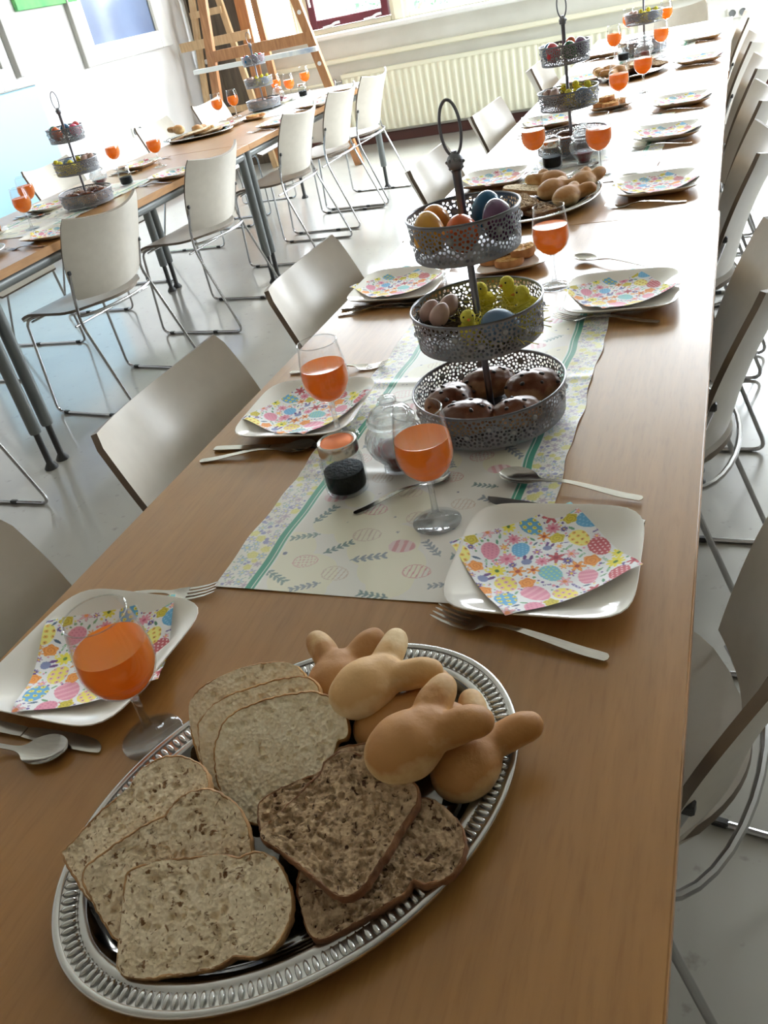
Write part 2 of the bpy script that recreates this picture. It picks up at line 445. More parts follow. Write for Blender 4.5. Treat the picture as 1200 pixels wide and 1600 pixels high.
def crumb_mat(name, c1, c2, seeds=None, nscale=90):
    """bread crumb: mottled tone, fine pores and specks"""
    m = material(name, rough=0.85); t = NT(m); p = t.n['Principled BSDF']; tc = t.new('ShaderNodeTexCoord')
    n1 = t.new('ShaderNodeTexNoise'); n1.inputs['Scale'].default_value = nscale; n1.inputs['Detail'].default_value = 6; n1.inputs['Roughness'].default_value = 0.65
    r1 = t.new('ShaderNodeValToRGB'); e = r1.color_ramp.elements
    e[0].position = 0.32; e[0].color = lin(*c1); e[1].position = 0.62; e[1].color = lin(*c2)
    vo = t.new('ShaderNodeTexVoronoi'); vo.inputs['Scale'].default_value = 260
    b = t.new('ShaderNodeBump'); b.inputs['Strength'].default_value = 0.9; b.inputs['Distance'].default_value = 0.0016
    ad = t.new('ShaderNodeMath'); ad.operation = 'ADD'
    for n in (n1, vo): t.link(tc.outputs['Object'], n.inputs['Vector'])
    t.link(n1.outputs['Fac'], ad.inputs[0]); t.link(vo.outputs['Distance'], ad.inputs[1]); t.link(ad.outputs[0], b.inputs['Height'])
    t.link(n1.outputs['Fac'], r1.inputs[0]); t.link(b.outputs[0], p.inputs['Normal'])
    last = r1.outputs[0]
    if seeds:
        v2 = t.new('ShaderNodeTexNoise'); v2.inputs['Scale'].default_value = 165; v2.inputs['Detail'].default_value = 3; v2.inputs['Distortion'].default_value = 0.8
        r2 = t.new('ShaderNodeValToRGB'); e = r2.color_ramp.elements; e[0].position = 0.33; e[0].color = lin(*seeds); e[1].position = 0.41; e[1].color = (1, 1, 1, 1)
        nz = t.new('ShaderNodeTexNoise'); nz.inputs['Scale'].default_value = 34
        gt = t.new('ShaderNodeMath'); gt.operation = 'GREATER_THAN'; gt.inputs[1].default_value = 0.38
        mx = t.new('ShaderNodeMix', data_type='RGBA', blend_type='MULTIPLY')
        for n in (v2, nz): t.link(tc.outputs['Object'], n.inputs['Vector'])
        t.link(nz.outputs['Fac'], gt.inputs[0]); t.link(gt.outputs[0], mx.inputs[0]); t.link(v2.outputs['Fac'], r2.inputs[0])
        t.link(last, mx.inputs[6]); t.link(r2.outputs[0], mx.inputs[7]); last = mx.outputs[2]
    t.link(last, p.inputs['Base Color'])
    return m


M['crumb_grain'] = crumb_mat('multigrain_crumb', (220, 199, 166), (246, 229, 200), (150, 120, 94))
M['crumb_white'] = crumb_mat('white_crumb', (232, 213, 177), (252, 240, 214))
M['crumb_brown'] = crumb_mat('wholemeal_crumb', (150, 122, 92), (200, 172, 138), (112, 84, 60), 110)
M['crust_grain'] = noise_color(material('multigrain_crust', rough=0.7), (128, 88, 52), (196, 152, 102), nscale=45, bump=0.6, bscale=160, bdist=0.002)
M['crust_white'] = noise_color(material('white_loaf_crust', rough=0.7), (150, 100, 52), (208, 164, 104), nscale=40, bump=0.5, bscale=160, bdist=0.002)
M['crust_brown'] = noise_color(material('wholemeal_crust', rough=0.75), (98, 62, 38), (150, 104, 68), nscale=45, bump=0.7, bscale=160, bdist=0.002)


def roll_mat(name, pale, gold, e0=0.62, e1=0.947):
    """baked dough: golden on the upper crust, pale low on the sides, mottled"""
    m = material(name, rough=0.6); t = NT(m); p = t.n['Principled BSDF']; tc = t.new('ShaderNodeTexCoord')
    sp = t.new('ShaderNodeSeparateXYZ'); n1 = t.new('ShaderNodeTexNoise'); n1.inputs['Scale'].default_value = 22; n1.inputs['Detail'].default_value = 8
    mr = t.new('ShaderNodeMapRange'); mr.inputs['From Min'].default_value = 0.006; mr.inputs['From Max'].default_value = 0.05
    mm = t.new('ShaderNodeMath'); mm.operation = 'MULTIPLY_ADD'; mm.inputs[1].default_value = 1.5
    rp = t.new('ShaderNodeValToRGB'); e = rp.color_ramp.elements; e[0].position = e0; e[0].color = lin(*pale); e[1].position = e1; e[1].color = lin(*gold)
    mu = t.new('ShaderNodeMath'); mu.operation = 'MULTIPLY'; mu.inputs[1].default_value = 0.667
    b = t.new('ShaderNodeBump'); b.inputs['Strength'].default_value = 0.4; b.inputs['Distance'].default_value = 0.003
    n2 = t.new('ShaderNodeTexNoise'); n2.inputs['Scale'].default_value = 70; n2.inputs['Detail'].default_value = 5
    t.link(tc.outputs['Object'], sp.inputs[0]); t.link(tc.outputs['Object'], n1.inputs['Vector']); t.link(tc.outputs['Object'], n2.inputs['Vector'])
    t.link(sp.outputs['Z'], mr.inputs['Value']); t.link(n1.outputs['Fac'], mm.inputs[0]); t.link(mr.outputs[0], mm.inputs[2])
    t.link(mm.outputs[0], mu.inputs[0]); t.link(mu.outputs[0], rp.inputs[0]); t.link(rp.outputs[0], p.inputs['Base Color'])
    t.link(n2.outputs['Fac'], b.inputs['Height']); t.link(b.outputs[0], p.inputs['Normal']); return m


M['roll'] = roll_mat('golden_roll_crust', (232, 205, 154), (172, 120, 64), 0.60, 0.92)
M['roll_pale'] = roll_mat('pale_roll_crust', (240, 220, 178), (204, 160, 104), 0.64, 0.96)
M['raisin_bun'] = roll_mat('glossy_bun_crust', (204, 162, 120), (112, 62, 36), 0.74, 0.99); M['raisin_bun'].node_tree.nodes['Principled BSDF'].inputs['Roughness'].default_value = 0.36
M['toast_top'] = noise_color(material('toasted_topping', rough=0.7), (186, 132, 66), (226, 184, 112), nscale=70, bump=0.8, bscale=130, bdist=0.003)
M['toast_crust'] = noise_color(material('baguette_crust', rough=0.7), (146, 92, 46), (186, 130, 76), nscale=40)

# ------------------------------------------------------------------ room shell
X0, X1, Y0, Y1, ZC = -4.9, 3.2, -2.6, BACK_Y, 3.62
struct(MB().box(X0, X1, Y0, Y1, -0.12, 0).build('floor', M['floor']))
struct(MB().box(X0 - 0.15, X1 + 0.15, Y0 - 0.15, Y1 + 0.3, ZC, ZC + 0.12).build('ceiling', M['ceiling']))
struct(MB().box(X0 - 0.15, X0, Y0 - 0.15, Y1 + 0.3, -0.12, ZC).build('wall_left', M['wall']))
rw = MB().box(X1, X1 + 0.15, Y0 - 0.15, Y1 + 0.3, -0.12, WIN_Z0).box(X1, X1 + 0.15, Y0 - 0.15, Y1 + 0.3, WIN_Z1, ZC)
for a, b in ((Y0 - 0.15, 5.2), (6.4, 6.5), (7.7, Y1 + 0.3)): rw.box(X1, X1 + 0.15, a, b, WIN_Z0, WIN_Z1)  # leaves openings for the two added side windows
struct(rw.build('wall_right', M['side_wall']))
struct(MB().box(X0, X1, Y0 - 0.15, Y0, -0.12, ZC).build('wall_front', M['rear_wall']))
bw = MB().box(X0, X1, Y1, Y1 + 0.3, -0.12, WIN_Z0 - 0.03).box(X0, X1, Y1, Y1 + 0.3, WIN_Z1, ZC)
bw.box(X0, WINDOWS[0][0], Y1, Y1 + 0.3, WIN_Z0 - 0.03, WIN_Z1).box(WINDOWS[-1][1], X1, Y1, Y1 + 0.3, WIN_Z0 - 0.03, WIN_Z1)
struct(bw.build('wall_back', M['backwall']))
struct(MB().box(X0 + 0.02, X1, Y1 - 0.016, Y1, 0, 0.085, 0.004).build('baseboard_back', M['baseboard']))
struct(MB().box(X0, X0 + 0.016, Y0, Y1 - 0.02, 0, 0.085, 0.004).build('baseboard_left', M['baseboard']))
struct(MB().box(WINDOWS[0][0] - 0.08, WINDOWS[-1][1] + 0.08, Y1 - 0.13, Y1 + 0.12, WIN_Z0 - 0.055, WIN_Z0 - 0.012, 0.008).build('trim_1', M['white_gloss'], label='white window sill board'))
struct(MB().box(-4.2, X1, Y1 - 0.055, Y1, 0.735, 0.775, 0.008).build('trim_2', M['cream_paint'], label='cream ledge above the radiator'))
# posts between the windows
po = MB()
for (a, b), (c, d) in zip(WINDOWS[:-1], WINDOWS[1:]): po.box(b - 0.005, c + 0.005, Y1 + 0.02, Y1 + 0.16, WIN_Z0 - 0.012, WIN_Z1, 0.006)
struct(po.build('trim_3', M['cream_paint'], label='cream posts between the windows'))


def bars(a, b, z0, z1, y0, y1, w, mb=None, bev=0.006):
    mb = mb or MB(); mb.box(a, a + w, y0, y1, z0, z1, bev); mb.box(b - w, b, y0, y1, z0, z1, bev)
    mb.box(a + w, b - w, y0, y1, z0, z0 + w, bev); mb.box(a + w, b - w, y0, y1, z1 - w, z1, bev); return mb


for i, (a, b) in enumerate(WINDOWS):
    w = struct(bars(a, b, WIN_Z0 - 0.012, WIN_Z1, Y1 + 0.05, Y1 + 0.12, 0.045).build('window_%d' % (i + 1), M['cream_paint']))
    if i == 1:   # the openable dark red sash
        s = bars(a + 0.05, b - 0.05, WIN_Z0 + 0.036, WIN_Z1 - 0.05, Y1 + 0.03, Y1 + 0.09, 0.07).build('sash', M['red_frame'], w, label='dark red opening sash')
        MB().box(a + 0.12, b - 0.12, Y1 + 0.055, Y1 + 0.061, WIN_Z0 + 0.1, WIN_Z1 - 0.12).build('pane', M['pane'], w, smooth=False)
        for hx in (a + 0.27, b - 0.2):
            h = MB().tube(bend([(hx - 0.09, Y1 + 0.015, WIN_Z0 + 0.04), (hx, Y1 + 0.005, WIN_Z0 + 0.045), (hx + 0.03, Y1 + 0.012, WIN_Z0 + 0.06), (hx + 0.08, Y1 + 0.015, WIN_Z0 + 0.062)], 0.02), 0.011)
            h.build('window_stay', M['handle_white'], w)
        h = MB().box(a + 0.075, a + 0.10, Y1 + 0.012, Y1 + 0.03, 1.30, 1.44, 0.004).tube([(a + 0.088, Y1 + 0.0, 1.37), (a + 0.095, Y1 - 0.015, 1.30), (a + 0.10, Y1 - 0.015, 1.22)], 0.012)
        h.build('handle', M['handle_white'], w)
    else:
        MB().box(a + 0.045, b - 0.045, Y1 + 0.075, Y1 + 0.081, WIN_Z0 + 0.033, WIN_Z1 - 0.045).build('pane', M['pane'], w, smooth=False)
        if i == 0: MB().box(a + 0.045, b - 0.045, Y1 + 0.065, Y1 + 0.09, 1.40, 1.425, 0.003).build('glazing_bar', M['grey_frame'], w)

for i, (a, b) in enumerate(ADDED_SIDE_WINDOWS):
    w = MB()
    for p, q, z0, z1 in ((a, a + 0.05, WIN_Z0, WIN_Z1), (b - 0.05, b, WIN_Z0, WIN_Z1), (a + 0.05, b - 0.05, WIN_Z0, WIN_Z0 + 0.05), (a + 0.05, b - 0.05, WIN_Z1 - 0.05, WIN_Z1)): w.box(X1 + 0.03, X1 + 0.09, p, q, z0, z1, 0.006)
    w = struct(w.build('window_%d' % (i + 7), M['cream_paint']))  # added pair out of view, there for the daylight they let in
    MB().box(X1 + 0.055, X1 + 0.061, a + 0.045, b - 0.045, WIN_Z0 + 0.045, WIN_Z1 - 0.045).build('pane', M['pane'], w, smooth=False)
# left wall: glazed door section and inner window
fx = X0 + 0.035
w = MB(); w.box(X0, fx, 6.44, 6.60, 1.17, 2.6, 0.006).box(X0, fx, 7.58, 7.76, 1.17, 2.6, 0.006).box(X0, fx, 6.60, 7.58, 1.17, 1.31, 0.006).box(X0, fx, 6.60, 7.58, 2.46, 2.6, 0.006)
w6 = struct(w.build('window_6', M['white_gloss'], label='white framed inner window in the left wall'))
MB().box(X0 + 0.004, X0 + 0.012, 6.59, 7.59, 1.30, 2.47).build('pane', M['dark_glass'], w6, smooth=False)
MB().box(X0, fx + 0.008, 6.415, 6.437, 1.165, 2.6, 0.004).build('stop_strip', M['grey_frame'], w6)
MB().box(X0 + 0.012, X0 + 0.028, 7.555, 7.578, 1.31, 2.46, 0.003).build('glazing_bead', M['grey_frame'], w6)
w = MB(); w.box(X0, fx, 5.40, 5.56, 1.16, 2.5, 0.006).box(X0, fx, 4.2, 5.40, 1.16, 1.30, 0.006)
d1 = struct(w.build('door_1', M['white_gloss'], label='white framed glazed section of the left wall'))
MB().box(X0 + 0.004, X0 + 0.012, 4.2, 5.42, 1.29, 2.5).build('pane', M['dark_glass'], d1, smooth=False)
for yy, ww in ((5.33, 0.06), (5.44, 0.03), (5.60, 0.045)):
    MB().box(X0, fx + 0.02, yy, yy + ww, 1.30 if yy < 5.5 else 1.22, 2.5, 0.004).build('glazing_bead', M['grey_frame'], d1)
MB().box(X0, X0 + 0.02, 4.2, 5.76, 0.10, 1.15, 0.008).build('door_panel', M['blue_panel'], d1, label='light blue lower panel')
MB().box(X0, X0 + 0.026, 4.2, 5.79, 1.152, 1.164, 0.003).build('joint_strip', M['grey_frame'], d1)


def socket_on(name, loc, rz, label):
    t = thing(name, label, 'socket', loc, rz)
    MB().box(-0.08, 0.08, -0.012, 0, -0.04, 0.04, 0.006).build('plate', M['socket_plate'], t)
    for sx in (-0.038, 0.038):
        v = MB(); v.lathe([(0.026, 0), (0.024, 0.006), (0.022, 0.008), (0, 0.008)], 20)
        v.v = [(x + sx, -0.0121 - (z if z < 0.007 else 0.001), y) for x, y, z in v.v]
        v.build('outlet', M['dark_hole'], t)
    return t


socket_on('wall_socket', (X0, 6.83, 0.61), PI / 2, 'white double wall socket low on the left white wall beside the cake stand')
socket_on('wall_socket', (0.0, BACK_Y, 0.57), 0, 'white double wall socket on the back wall beyond the long table end')
pt_ = thing('painting', 'green painting hung high on the left wall between the glazed panels', 'painting', (X0 + 0.004, 6.2, 2.0))
MB().box(0.001, 0.032, -0.36, 0.36, -0.375, 0.375, 0.004).build('canvas', M['green_paint'], pt_)
for yy in (-0.30, 0.30): MB().box(0.0, 0.004, yy - 0.01, yy + 0.01, -0.32, 0.32).build('stretcher_bar', M['wood_pale'], pt_)

# radiator under the window
rd = thing('radiator', 'long cream ribbed panel radiator under the windows', 'radiator', (-3.42, BACK_Y - 0.003, 0))
RW = 2.75
def rib(u, v):
    x = u * RW; z = 0.12 + 0.5 * v; k = (x / 0.066) % 1.0
    d = 0.5 - 0.5 * math.cos(2 * PI * k); d = min(1, max(0, d * 1.6 - 0.3))
    e = min(1, min(v, 1 - v) * 14); return (x, -0.075 - 0.012 * d * e, z)
r = MB().grid(rib, int(RW / 0.066 * 8) + 1, 14); r.build('front_panel', M['radiator'], rd)
MB().box(0, RW, -0.07, -0.045, 0.115, 0.625, 0.006).build('back_panel', M['radiator'], rd)
gr = MB()
for k in range(int(RW / 0.022)): gr.box(0.01 + k * 0.022, 0.021 + k * 0.022, -0.078, -0.03, 0.626, 0.636)
gr.box(0, RW, -0.086, -0.078, 0.61, 0.642).box(0, RW, -0.03, -0.022, 0.61, 0.642); gr.build('top_grille', M['radiator'], rd)
for bx in (0.25, RW - 0.25): MB().box(bx, bx + 0.03, -0.046, 0, 0.3, 0.36).build('bracket', M['radiator'], rd)
MB().tube([(-0.01, -0.058, 0.585), (-0.07, -0.058, 0.585)], 0.012).lathe([(0, -0.03), (0.02, -0.03), (0.024, -0.02), (0.024, 0.02), (0.018, 0.03), (0, 0.03)], 16, (-0.085, -0.058, 0.585)).build('valve', M['chrome'], rd)
MB().tube([(-0.1, -0.058, 0.585), (-0.75, -0.058, 0.585)], 0.013).build('pipe', M['cream_paint'], rd)

# outside: lawn and trees beyond the glass
struct(MB().box(-30, 30, Y1 + 0.3, 60, -0.5, -0.4).build('ground', M['lawn']))


def tree(loc, h, r, label, seed):
    rr = random.Random(seed); t = thing('tree', label, 'tree', loc, 0, 'trees outside the windows')
    b = MB().tube([(0, 0, 0), (0.05, 0, h * 0.3), (0, 0.05, h * 0.6)], [0.12, 0.1, 0.05])
    for k in range(6):
        a = rr.uniform(0, 6.28); b.tube([(0.02, 0, h * 0.25), (math.cos(a) * r * 0.5, math.sin(a) * r * 0.5, h * 0.55)], [0.05, 0.02], 6)
    b.build('trunk', M['bark'], t)
    l = MB()
    for k in range(2600):
        d = Vector((rr.gauss(0, 1), rr.gauss(0, 1), rr.gauss(0, 1))).normalized() * (rr.uniform(0.45, 1) ** 0.6)
        clump = 1 + 0.25 * math.sin(d.x * 7 + seed) * math.sin(d.y * 6) * math.sin(d.z * 8)
        c = Vector((d.x * r, d.y * r, d.z * h * 0.46)) * clump + Vector((0, 0, h * 0.55))
        if c.z < 0.05: c.z = 0.05 + rr.random() * 0.2
        u = Vector((rr.gauss(0, 1), rr.gauss(0, 1), rr.gauss(0, 1))).normalized(); w = u.orthogonal().normalized(); q = rr.uniform(0.05, 0.1)
        l.add([c - u * q, c + w * q * 0.5, c + u * q, c - w * q * 0.5], [(0, 1, 2, 3)])
    l.build('foliage', M['leaf'], t, smooth=False, stuff=True)


tree((-10.4, 15.5, -0.4), 2.2, 1.3, 'bushy green tree outside seen left of the dark red window sash', 1)
tree((-5.9, 18.6, -0.4), 1.95, 1.5, 'rounded green shrub outside seen through the dark red framed window', 2)
tree((-2.2, 17.2, -0.4), 1.9, 1.5, 'leafy green shrub outside behind the wide middle window', 3)
# ------------------------------------------------------------------ tables
TZ = 0.74


def make_table(W=0.795, LEN=2.035):
    t = thing('dining_table', '', 'table')
    h = W / 2; e = 0.004
    MB().box(-h, h, 0.0, LEN, TZ - 0.030, TZ, 0.0012).build('tabletop', M['beech'], t, smooth=False)
    eb = MB()
    for sx in (-1, 1): eb.box(min(sx * h, sx * (h + 0.0008)), max(sx * h, sx * (h + 0.0008)), 0.0, LEN, TZ - 0.030, TZ - 0.0016)
    for y in (-0.0008, LEN): eb.box(-h, h, y, y + 0.0008, TZ - 0.030, TZ - 0.0016)
    eb.build('edge_band', M['beech_edge'], t, smooth=False)
    zr = TZ - 0.054
    for sx in (-1, 1): MB().tube([(sx * (h - 0.045), 0.03, zr), (sx * (h - 0.045), LEN - 0.03, zr)], 0.023, 12).build('side_rail', M['leg_grey'], t)
    for y in (0.045, LEN - 0.045): MB().tube([(-h + 0.045, y, zr), (h - 0.045, y, zr)], 0.02, 12).build('end_rail', M['leg_grey'], t)
    for sx in (-1, 1):
        for y in (0.03, LEN - 0.03):
            x = sx * (h - 0.045)
            l = MB().lathe([(0, 0.155), (0.022, 0.155), (0.0235, 0.162), (0.0235, TZ - 0.031), (0, TZ - 0.031)], 16, (x, y, 0)).build('leg', M['leg_grey'], t)
            MB().lathe([(0, 0), (0.027, 0), (0.027, 0.006), (0.013, 0.026), (0.0125, 0.158), (0, 0.158)], 16, (x, y, 0)).build('foot', M['foot_black'], l)
    return t


table = Maker(make_table())
MX, LX = -0.423, -2.78     # centre lines of the long table and of the table by the left wall
table((MX, 0.125, 0), 0, 'nearest beech table of the long row, under the big bread tray')
table((MX - 0.005, 2.1615, 0), 0, 'middle beech table of the long row, under the second bread tray')
table((MX - 0.002, 4.1985, 0), 0, 'farthest beech table of the long row, nearest the radiator')
table((LX, 0.16, 0), 0, 'beech table at the left picture edge, nearest of the left wall row')
table((LX, 2.205, 0), 0, 'middle beech table of the left wall row, with the leaning cake stand')
table((LX, 4.243, 0), 0, 'beech table of the left wall row in front of the wooden easel')


# ------------------------------------------------------------------ chairs
def shell(name, fn, nu, nv, th, parent, normal):
    """curved plywood sheet: laminated faces and a brown edge"""
    V = [[Vector(fn(i / (nu - 1), j / (nv - 1))) for i in range(nu)] for j in range(nv)]
    mb = MB(); N = nu * nv; top = []; bot = []
    for j in range(nv):
        for i in range(nu):
            a = V[j][min(i + 1, nu - 1)] - V[j][max(i - 1, 0)]; b = V[min(j + 1, nv - 1)][i] - V[max(j - 1, 0)][i]
            n = a.cross(b)
            n = n.normalized() if n.length > 1e-9 else Vector(normal)
            if n.dot(Vector(normal)) < 0: n = -n
            top.append(V[j][i] + n * th / 2); bot.append(V[j][i] - n * th / 2)
    fs = [(j * nu + i, j * nu + i + 1, (j + 1) * nu + i + 1, (j + 1) * nu + i) for j in range(nv - 1) for i in range(nu - 1)]
    mb.add(top, fs); mb.add(bot, [tuple(reversed(q)) for q in fs])
    loop = [i for i in range(nu)] + [j * nu + nu - 1 for j in range(1, nv)] + [(nv - 1) * nu + i for i in range(nu - 2, -1, -1)] + [j * nu for j in range(nv - 2, 0, -1)]
    mb.cur = 1
    mb.add([top[k] for k in loop] + [bot[k] for k in loop], [(i, (i + 1) % len(loop), len(loop) + (i + 1) % len(loop), len(loop) + i) for i in range(len(loop))])
    return mb.build(name, [M['shell'], M['shell_edge']], parent, sharp=40)


def make_chair():
    t = thing('dining_chair', '', 'chair')
    def seat(u, v):
        x = (2 * u - 1); s = v            # v: rear -> front
        hw = 0.225
        y = -0.205 + 0.375 * s
        k = max(0.0, (0.30 - s) / 0.30); hw *= math.sqrt(max(0.0, 1 - 0.62 * k ** 2.2))
        k2 = max(0.0, (s - 0.9) / 0.1); hw *= 1 - 0.10 * k2 ** 2
        z = 0.452 - 0.012 * math.cos(x * PI / 2) * math.sin(PI * min(1, s * 1.1)) - 0.035 * max(0, (s - 0.72) / 0.28) ** 2 + 0.008 * (1 - s) ** 2
        y -= 0.0 if s > 0.02 else 0.0
        y -= (1 - x * x) * 0.05 * (1 - s) ** 2
        return (x * hw, y, z)
    shell('seat', seat, 15, 15, 0.011, t, (0, 0, 1))
    def back(u, v):
        x = 2 * u - 1
        hw = 0.190 + 0.018 * math.sin(PI * v) + 0.021 * v
        if v > 0.94: hw -= 0.008 * ((v - 0.94) / 0.06) ** 2
        if v < 0.05: hw -= 0.006 * ((0.05 - v) / 0.05) ** 2
        z = 0.500 + 0.318 * v - 0.012 * (1 - x * x) * (1 - v) - 0.028 * (1 - x * x) * v * v
        y = -0.186 - 0.111 * v + 0.012 * math.sin(PI * v) - 0.060 * (1 - x * x)
        return (x * hw, y, z)
    shell('backrest', back, 17, 15, 0.011, t, (0, 1, 0))
    r = 0.0062
    for s in (-1, 1):
        p = bend([(s * 0.207, -0.226, 0.615), (s * 0.200, -0.186, 0.50), (s * 0.222, -0.200, 0.41), (s * 0.236, -0.355, 0.0065), (s * 0.236, 0.150, 0.0065), (s * 0.214, 0.135, 0.425), (s * 0.19, 0.07, 0.437)], 0.04, 6)
        MB().tube(p, r, 8).build('side_frame', M['chrome'], t)
        MB().box(s * 0.207 - 0.007, s * 0.207 + 0.007, -0.233, -0.218, 0.607, 0.624, 0.003).build('cap', M['foot_black'], t)
        for gy in (-0.2, 0.08): MB().box(s * 0.236 - 0.008, s * 0.236 + 0.008, gy, gy + 0.03, 0.0, 0.014, 0.003).build('glide', M['foot_black'], t)
    rail = [(0.214, -0.190, 0.447)] + [(0.205 * math.cos(a), -0.19 - 0.078 * math.sin(a), 0.440) for a in np.linspace(0.12, PI - 0.12, 15)] + [(-0.214, -0.190, 0.447)]
    MB().tube(rail, r, 8).build('rear_rail', M['chrome'], t)
    MB().tube([(-0.215, 0.10, 0.418), (0.215, 0.10, 0.418)], 0.005, 8).build('front_stretcher', M['chrome'], t)
    MB().tube([(-0.222, -0.16, 0.40), (0.222, -0.16, 0.40)], 0.005, 8).build('rear_stretcher', M['chrome'], t)
    return t


chair = Maker(make_chair())
GL, GR, GW, GQ = 'chairs on the window-left side of the long table', 'chairs on the right side of the long table', 'chairs on the open side of the left table', 'chairs between the left table and the wall'
for y, dx, rz, lb in ((0.525, 0.0, 0.02, 'grey-cream chair at the left picture edge beside the nearest plate'),
                      (1.16, 0.0, 0.0, 'grey-cream chair back with bright left corner beside the glass and black jar'),
                      (1.81, 0.0, 0.02, 'grey-cream chair at the third left-row plate of the long table'),
                      (2.86, 0.0, 0.0, 'cream chair seen behind the ring handle of the front cake stand'),
                      (3.70, 0.0, -0.06, 'cream chair beyond the ring handle, in front of the radiator end'),
                      (4.89, 0.0, 0.0, 'cream chair farthest along the window-left side of the long table')):
    chair((-0.656 + dx, y, 0), -PI / 2 + rz, lb, GL)
for y, dx, rz, lb in ((0.805, 0.030, -0.17, 'grey chair at the lower right corner, nearest the camera, with chrome rail'),
                      (1.62, 0.0, -0.03, 'grey-cream chair second from the camera on the right of the long table'),
                      (2.54, 0.0, 0.0, 'chair third from the camera on the right of the long table, at the table joint'),
                      (3.20, 0.012, 0.02, 'chair fourth from the camera on the right of the long table'),
                      (3.82, 0.012, 0.0, 'chair fifth from the camera on the right of the long table'),
                      (4.55, 0.0, 0.0, 'chair sixth from the camera on the right of the long table'),
                      (5.45, -0.01, 0.03, 'chair farthest from the camera on the right of the long table')):
    chair((-0.240 + dx, y, 0), PI / 2 + rz, lb, GR)
chair((-0.40, 6.42, 0), PI, 'cream chair at the far head of the long table, before the radiator')
for y, dx, rz, lb in ((1.68, 0.0, 0.0, 'chair at the left picture edge, only its chrome runner and rear leg showing'),
                      (2.845, 0.006, -0.137, 'large cream chair back seen from behind under the leaning cake stand'),
                      (3.73, 0.012, -0.084, 'cream chair seen from behind, second along the open side of the left table'),
                      (4.76, 0.0, -0.039, 'cream chair seen from behind, third along the left table'),
                      (5.42, 0.0, -0.031, 'bright cream chair seen from behind, fourth along the left table'),
                      (5.975, 0.02, -0.06, 'white-lit chair at the far end of the left table beside the radiator')):
    chair((-2.586 + dx, y, 0), PI / 2 + rz, lb, GW)
for y, lb in ((3.22, 'cream chair back against the blue panel behind the two wine glasses at the left edge'),
              (4.16, 'pale chair on the wall side just right of the blue panel, behind the cake stand'),
              (5.30, 'yellow-lit cream chair on the wall side behind the bread tray of the left table'),
              (6.05, 'pale chair on the wall side in front of the easel legs')):
    chair((-3.37, y, 0), -PI / 2, lb, GQ)

# ------------------------------------------------------------------ tableware prototypes


def make_glass():
    t = thing('wine_glass', '', 'glass')
    o = [(0.0042, 0.062), (0.010, 0.0635), (0.020, 0.069), (0.029, 0.079), (0.0340, 0.091), (0.0352, 0.101), (0.0345, 0.114), (0.0322, 0.130), (0.0296, 0.146), (0.0288, 0.154)]
    i = [(max(0, r - 0.0011), z + (0.0012 if k < 4 else 0)) for k, (r, z) in enumerate(o)]
    b = MB().lathe(smooth_path(o, 1) + [(0.0282, 0.1546)] + smooth_path(i, 1)[::-1] + [(0, 0.0640)], 40)
    b.build('bowl', M['bowl_glass'], t, sharp=80)
    MB().tube([(0.0286 * math.cos(a), 0.0286 * math.sin(a), 0.1546) for a in np.linspace(0, 2 * PI, 40, endpoint=False)], 0.0008, 6, True).build('lip', M['lip_glass'], t)
    MB().lathe([(0, 0.0), (0.029, 0.0), (0.0302, 0.0012), (0.029, 0.0024), (0.018, 0.0048), (0.008, 0.0085), (0.0045, 0.016), (0.0038, 0.03), (0.0038, 0.05), (0.0046, 0.060), (0.006, 0.0628), (0, 0.0628)], 32).build('stem', M['stem_glass'], t, sharp=60)
    j = [(0, 0.0645), (0.0095, 0.0650), (0.0188, 0.0700), (0.0277, 0.0798), (0.0327, 0.0915), (0.0338, 0.1012), (0.0332, 0.113), (0.0324, 0.1190), (0.0300, 0.1186), (0, 0.1186)]
    MB().lathe(j, 40).build('juice', M['juice'], t, sharp=60)
    return t


def sq_round(a, n=5.0):
    c, s = math.cos(a), math.sin(a); return 1.0 / (abs(c) ** n + abs(s) ** n) ** (1 / n)


def plate_mesh(half=0.106):
    prof = [(0, 0.0062), (0.35, 0.0062), (0.60, 0.0066), (0.70, 0.0085), (0.80, 0.0125), (0.90, 0.0172), (0.97, 0.0205), (0.995, 0.0210), (1.0, 0.0198), (0.985, 0.0178), (0.90, 0.0128), (0.80, 0.0072), (0.70, 0.0030), (0.64, 0.0016), (0.62, 0.0), (0.58, 0.0), (0.565, 0.0018), (0, 0.0018)]
    n = 72; mb = MB(); v = []; f = []
    for r, z in prof:
        for k in range(n):
            a = 2 * PI * k / n; R = half * r * sq_round(a, 2.6 + 2.6 * r); v.append((R * math.cos(a), R * math.sin(a), z))
    for j in range(len(prof) - 1):
        for k in range(n):
            k2 = (k + 1) % n
            if prof[j][0] == 0: f.append((j * n, (j + 1) * n + k, (j + 1) * n + k2))
            elif prof[j + 1][0] == 0: f.append((j * n + k, (j + 1) * n, j * n + k2))
            else: f.append((j * n + k, (j + 1) * n + k, (j + 1) * n + k2, j * n + k2))
    return mb.add(v, f).mesh('square_plate', M['ceramic'], True, 50)


PLATE = plate_mesh()


def plate(x, y, label, rz=0.0, sc=1.0, group='square white plates', z=TZ):
    o = link('square_plate', PLATE); o.location = (x, y, z + 0.0002); o.rotation_euler = (0, 0, rz); o.scale = (sc,) * 3
    return tag(o, label, 'plate', group)


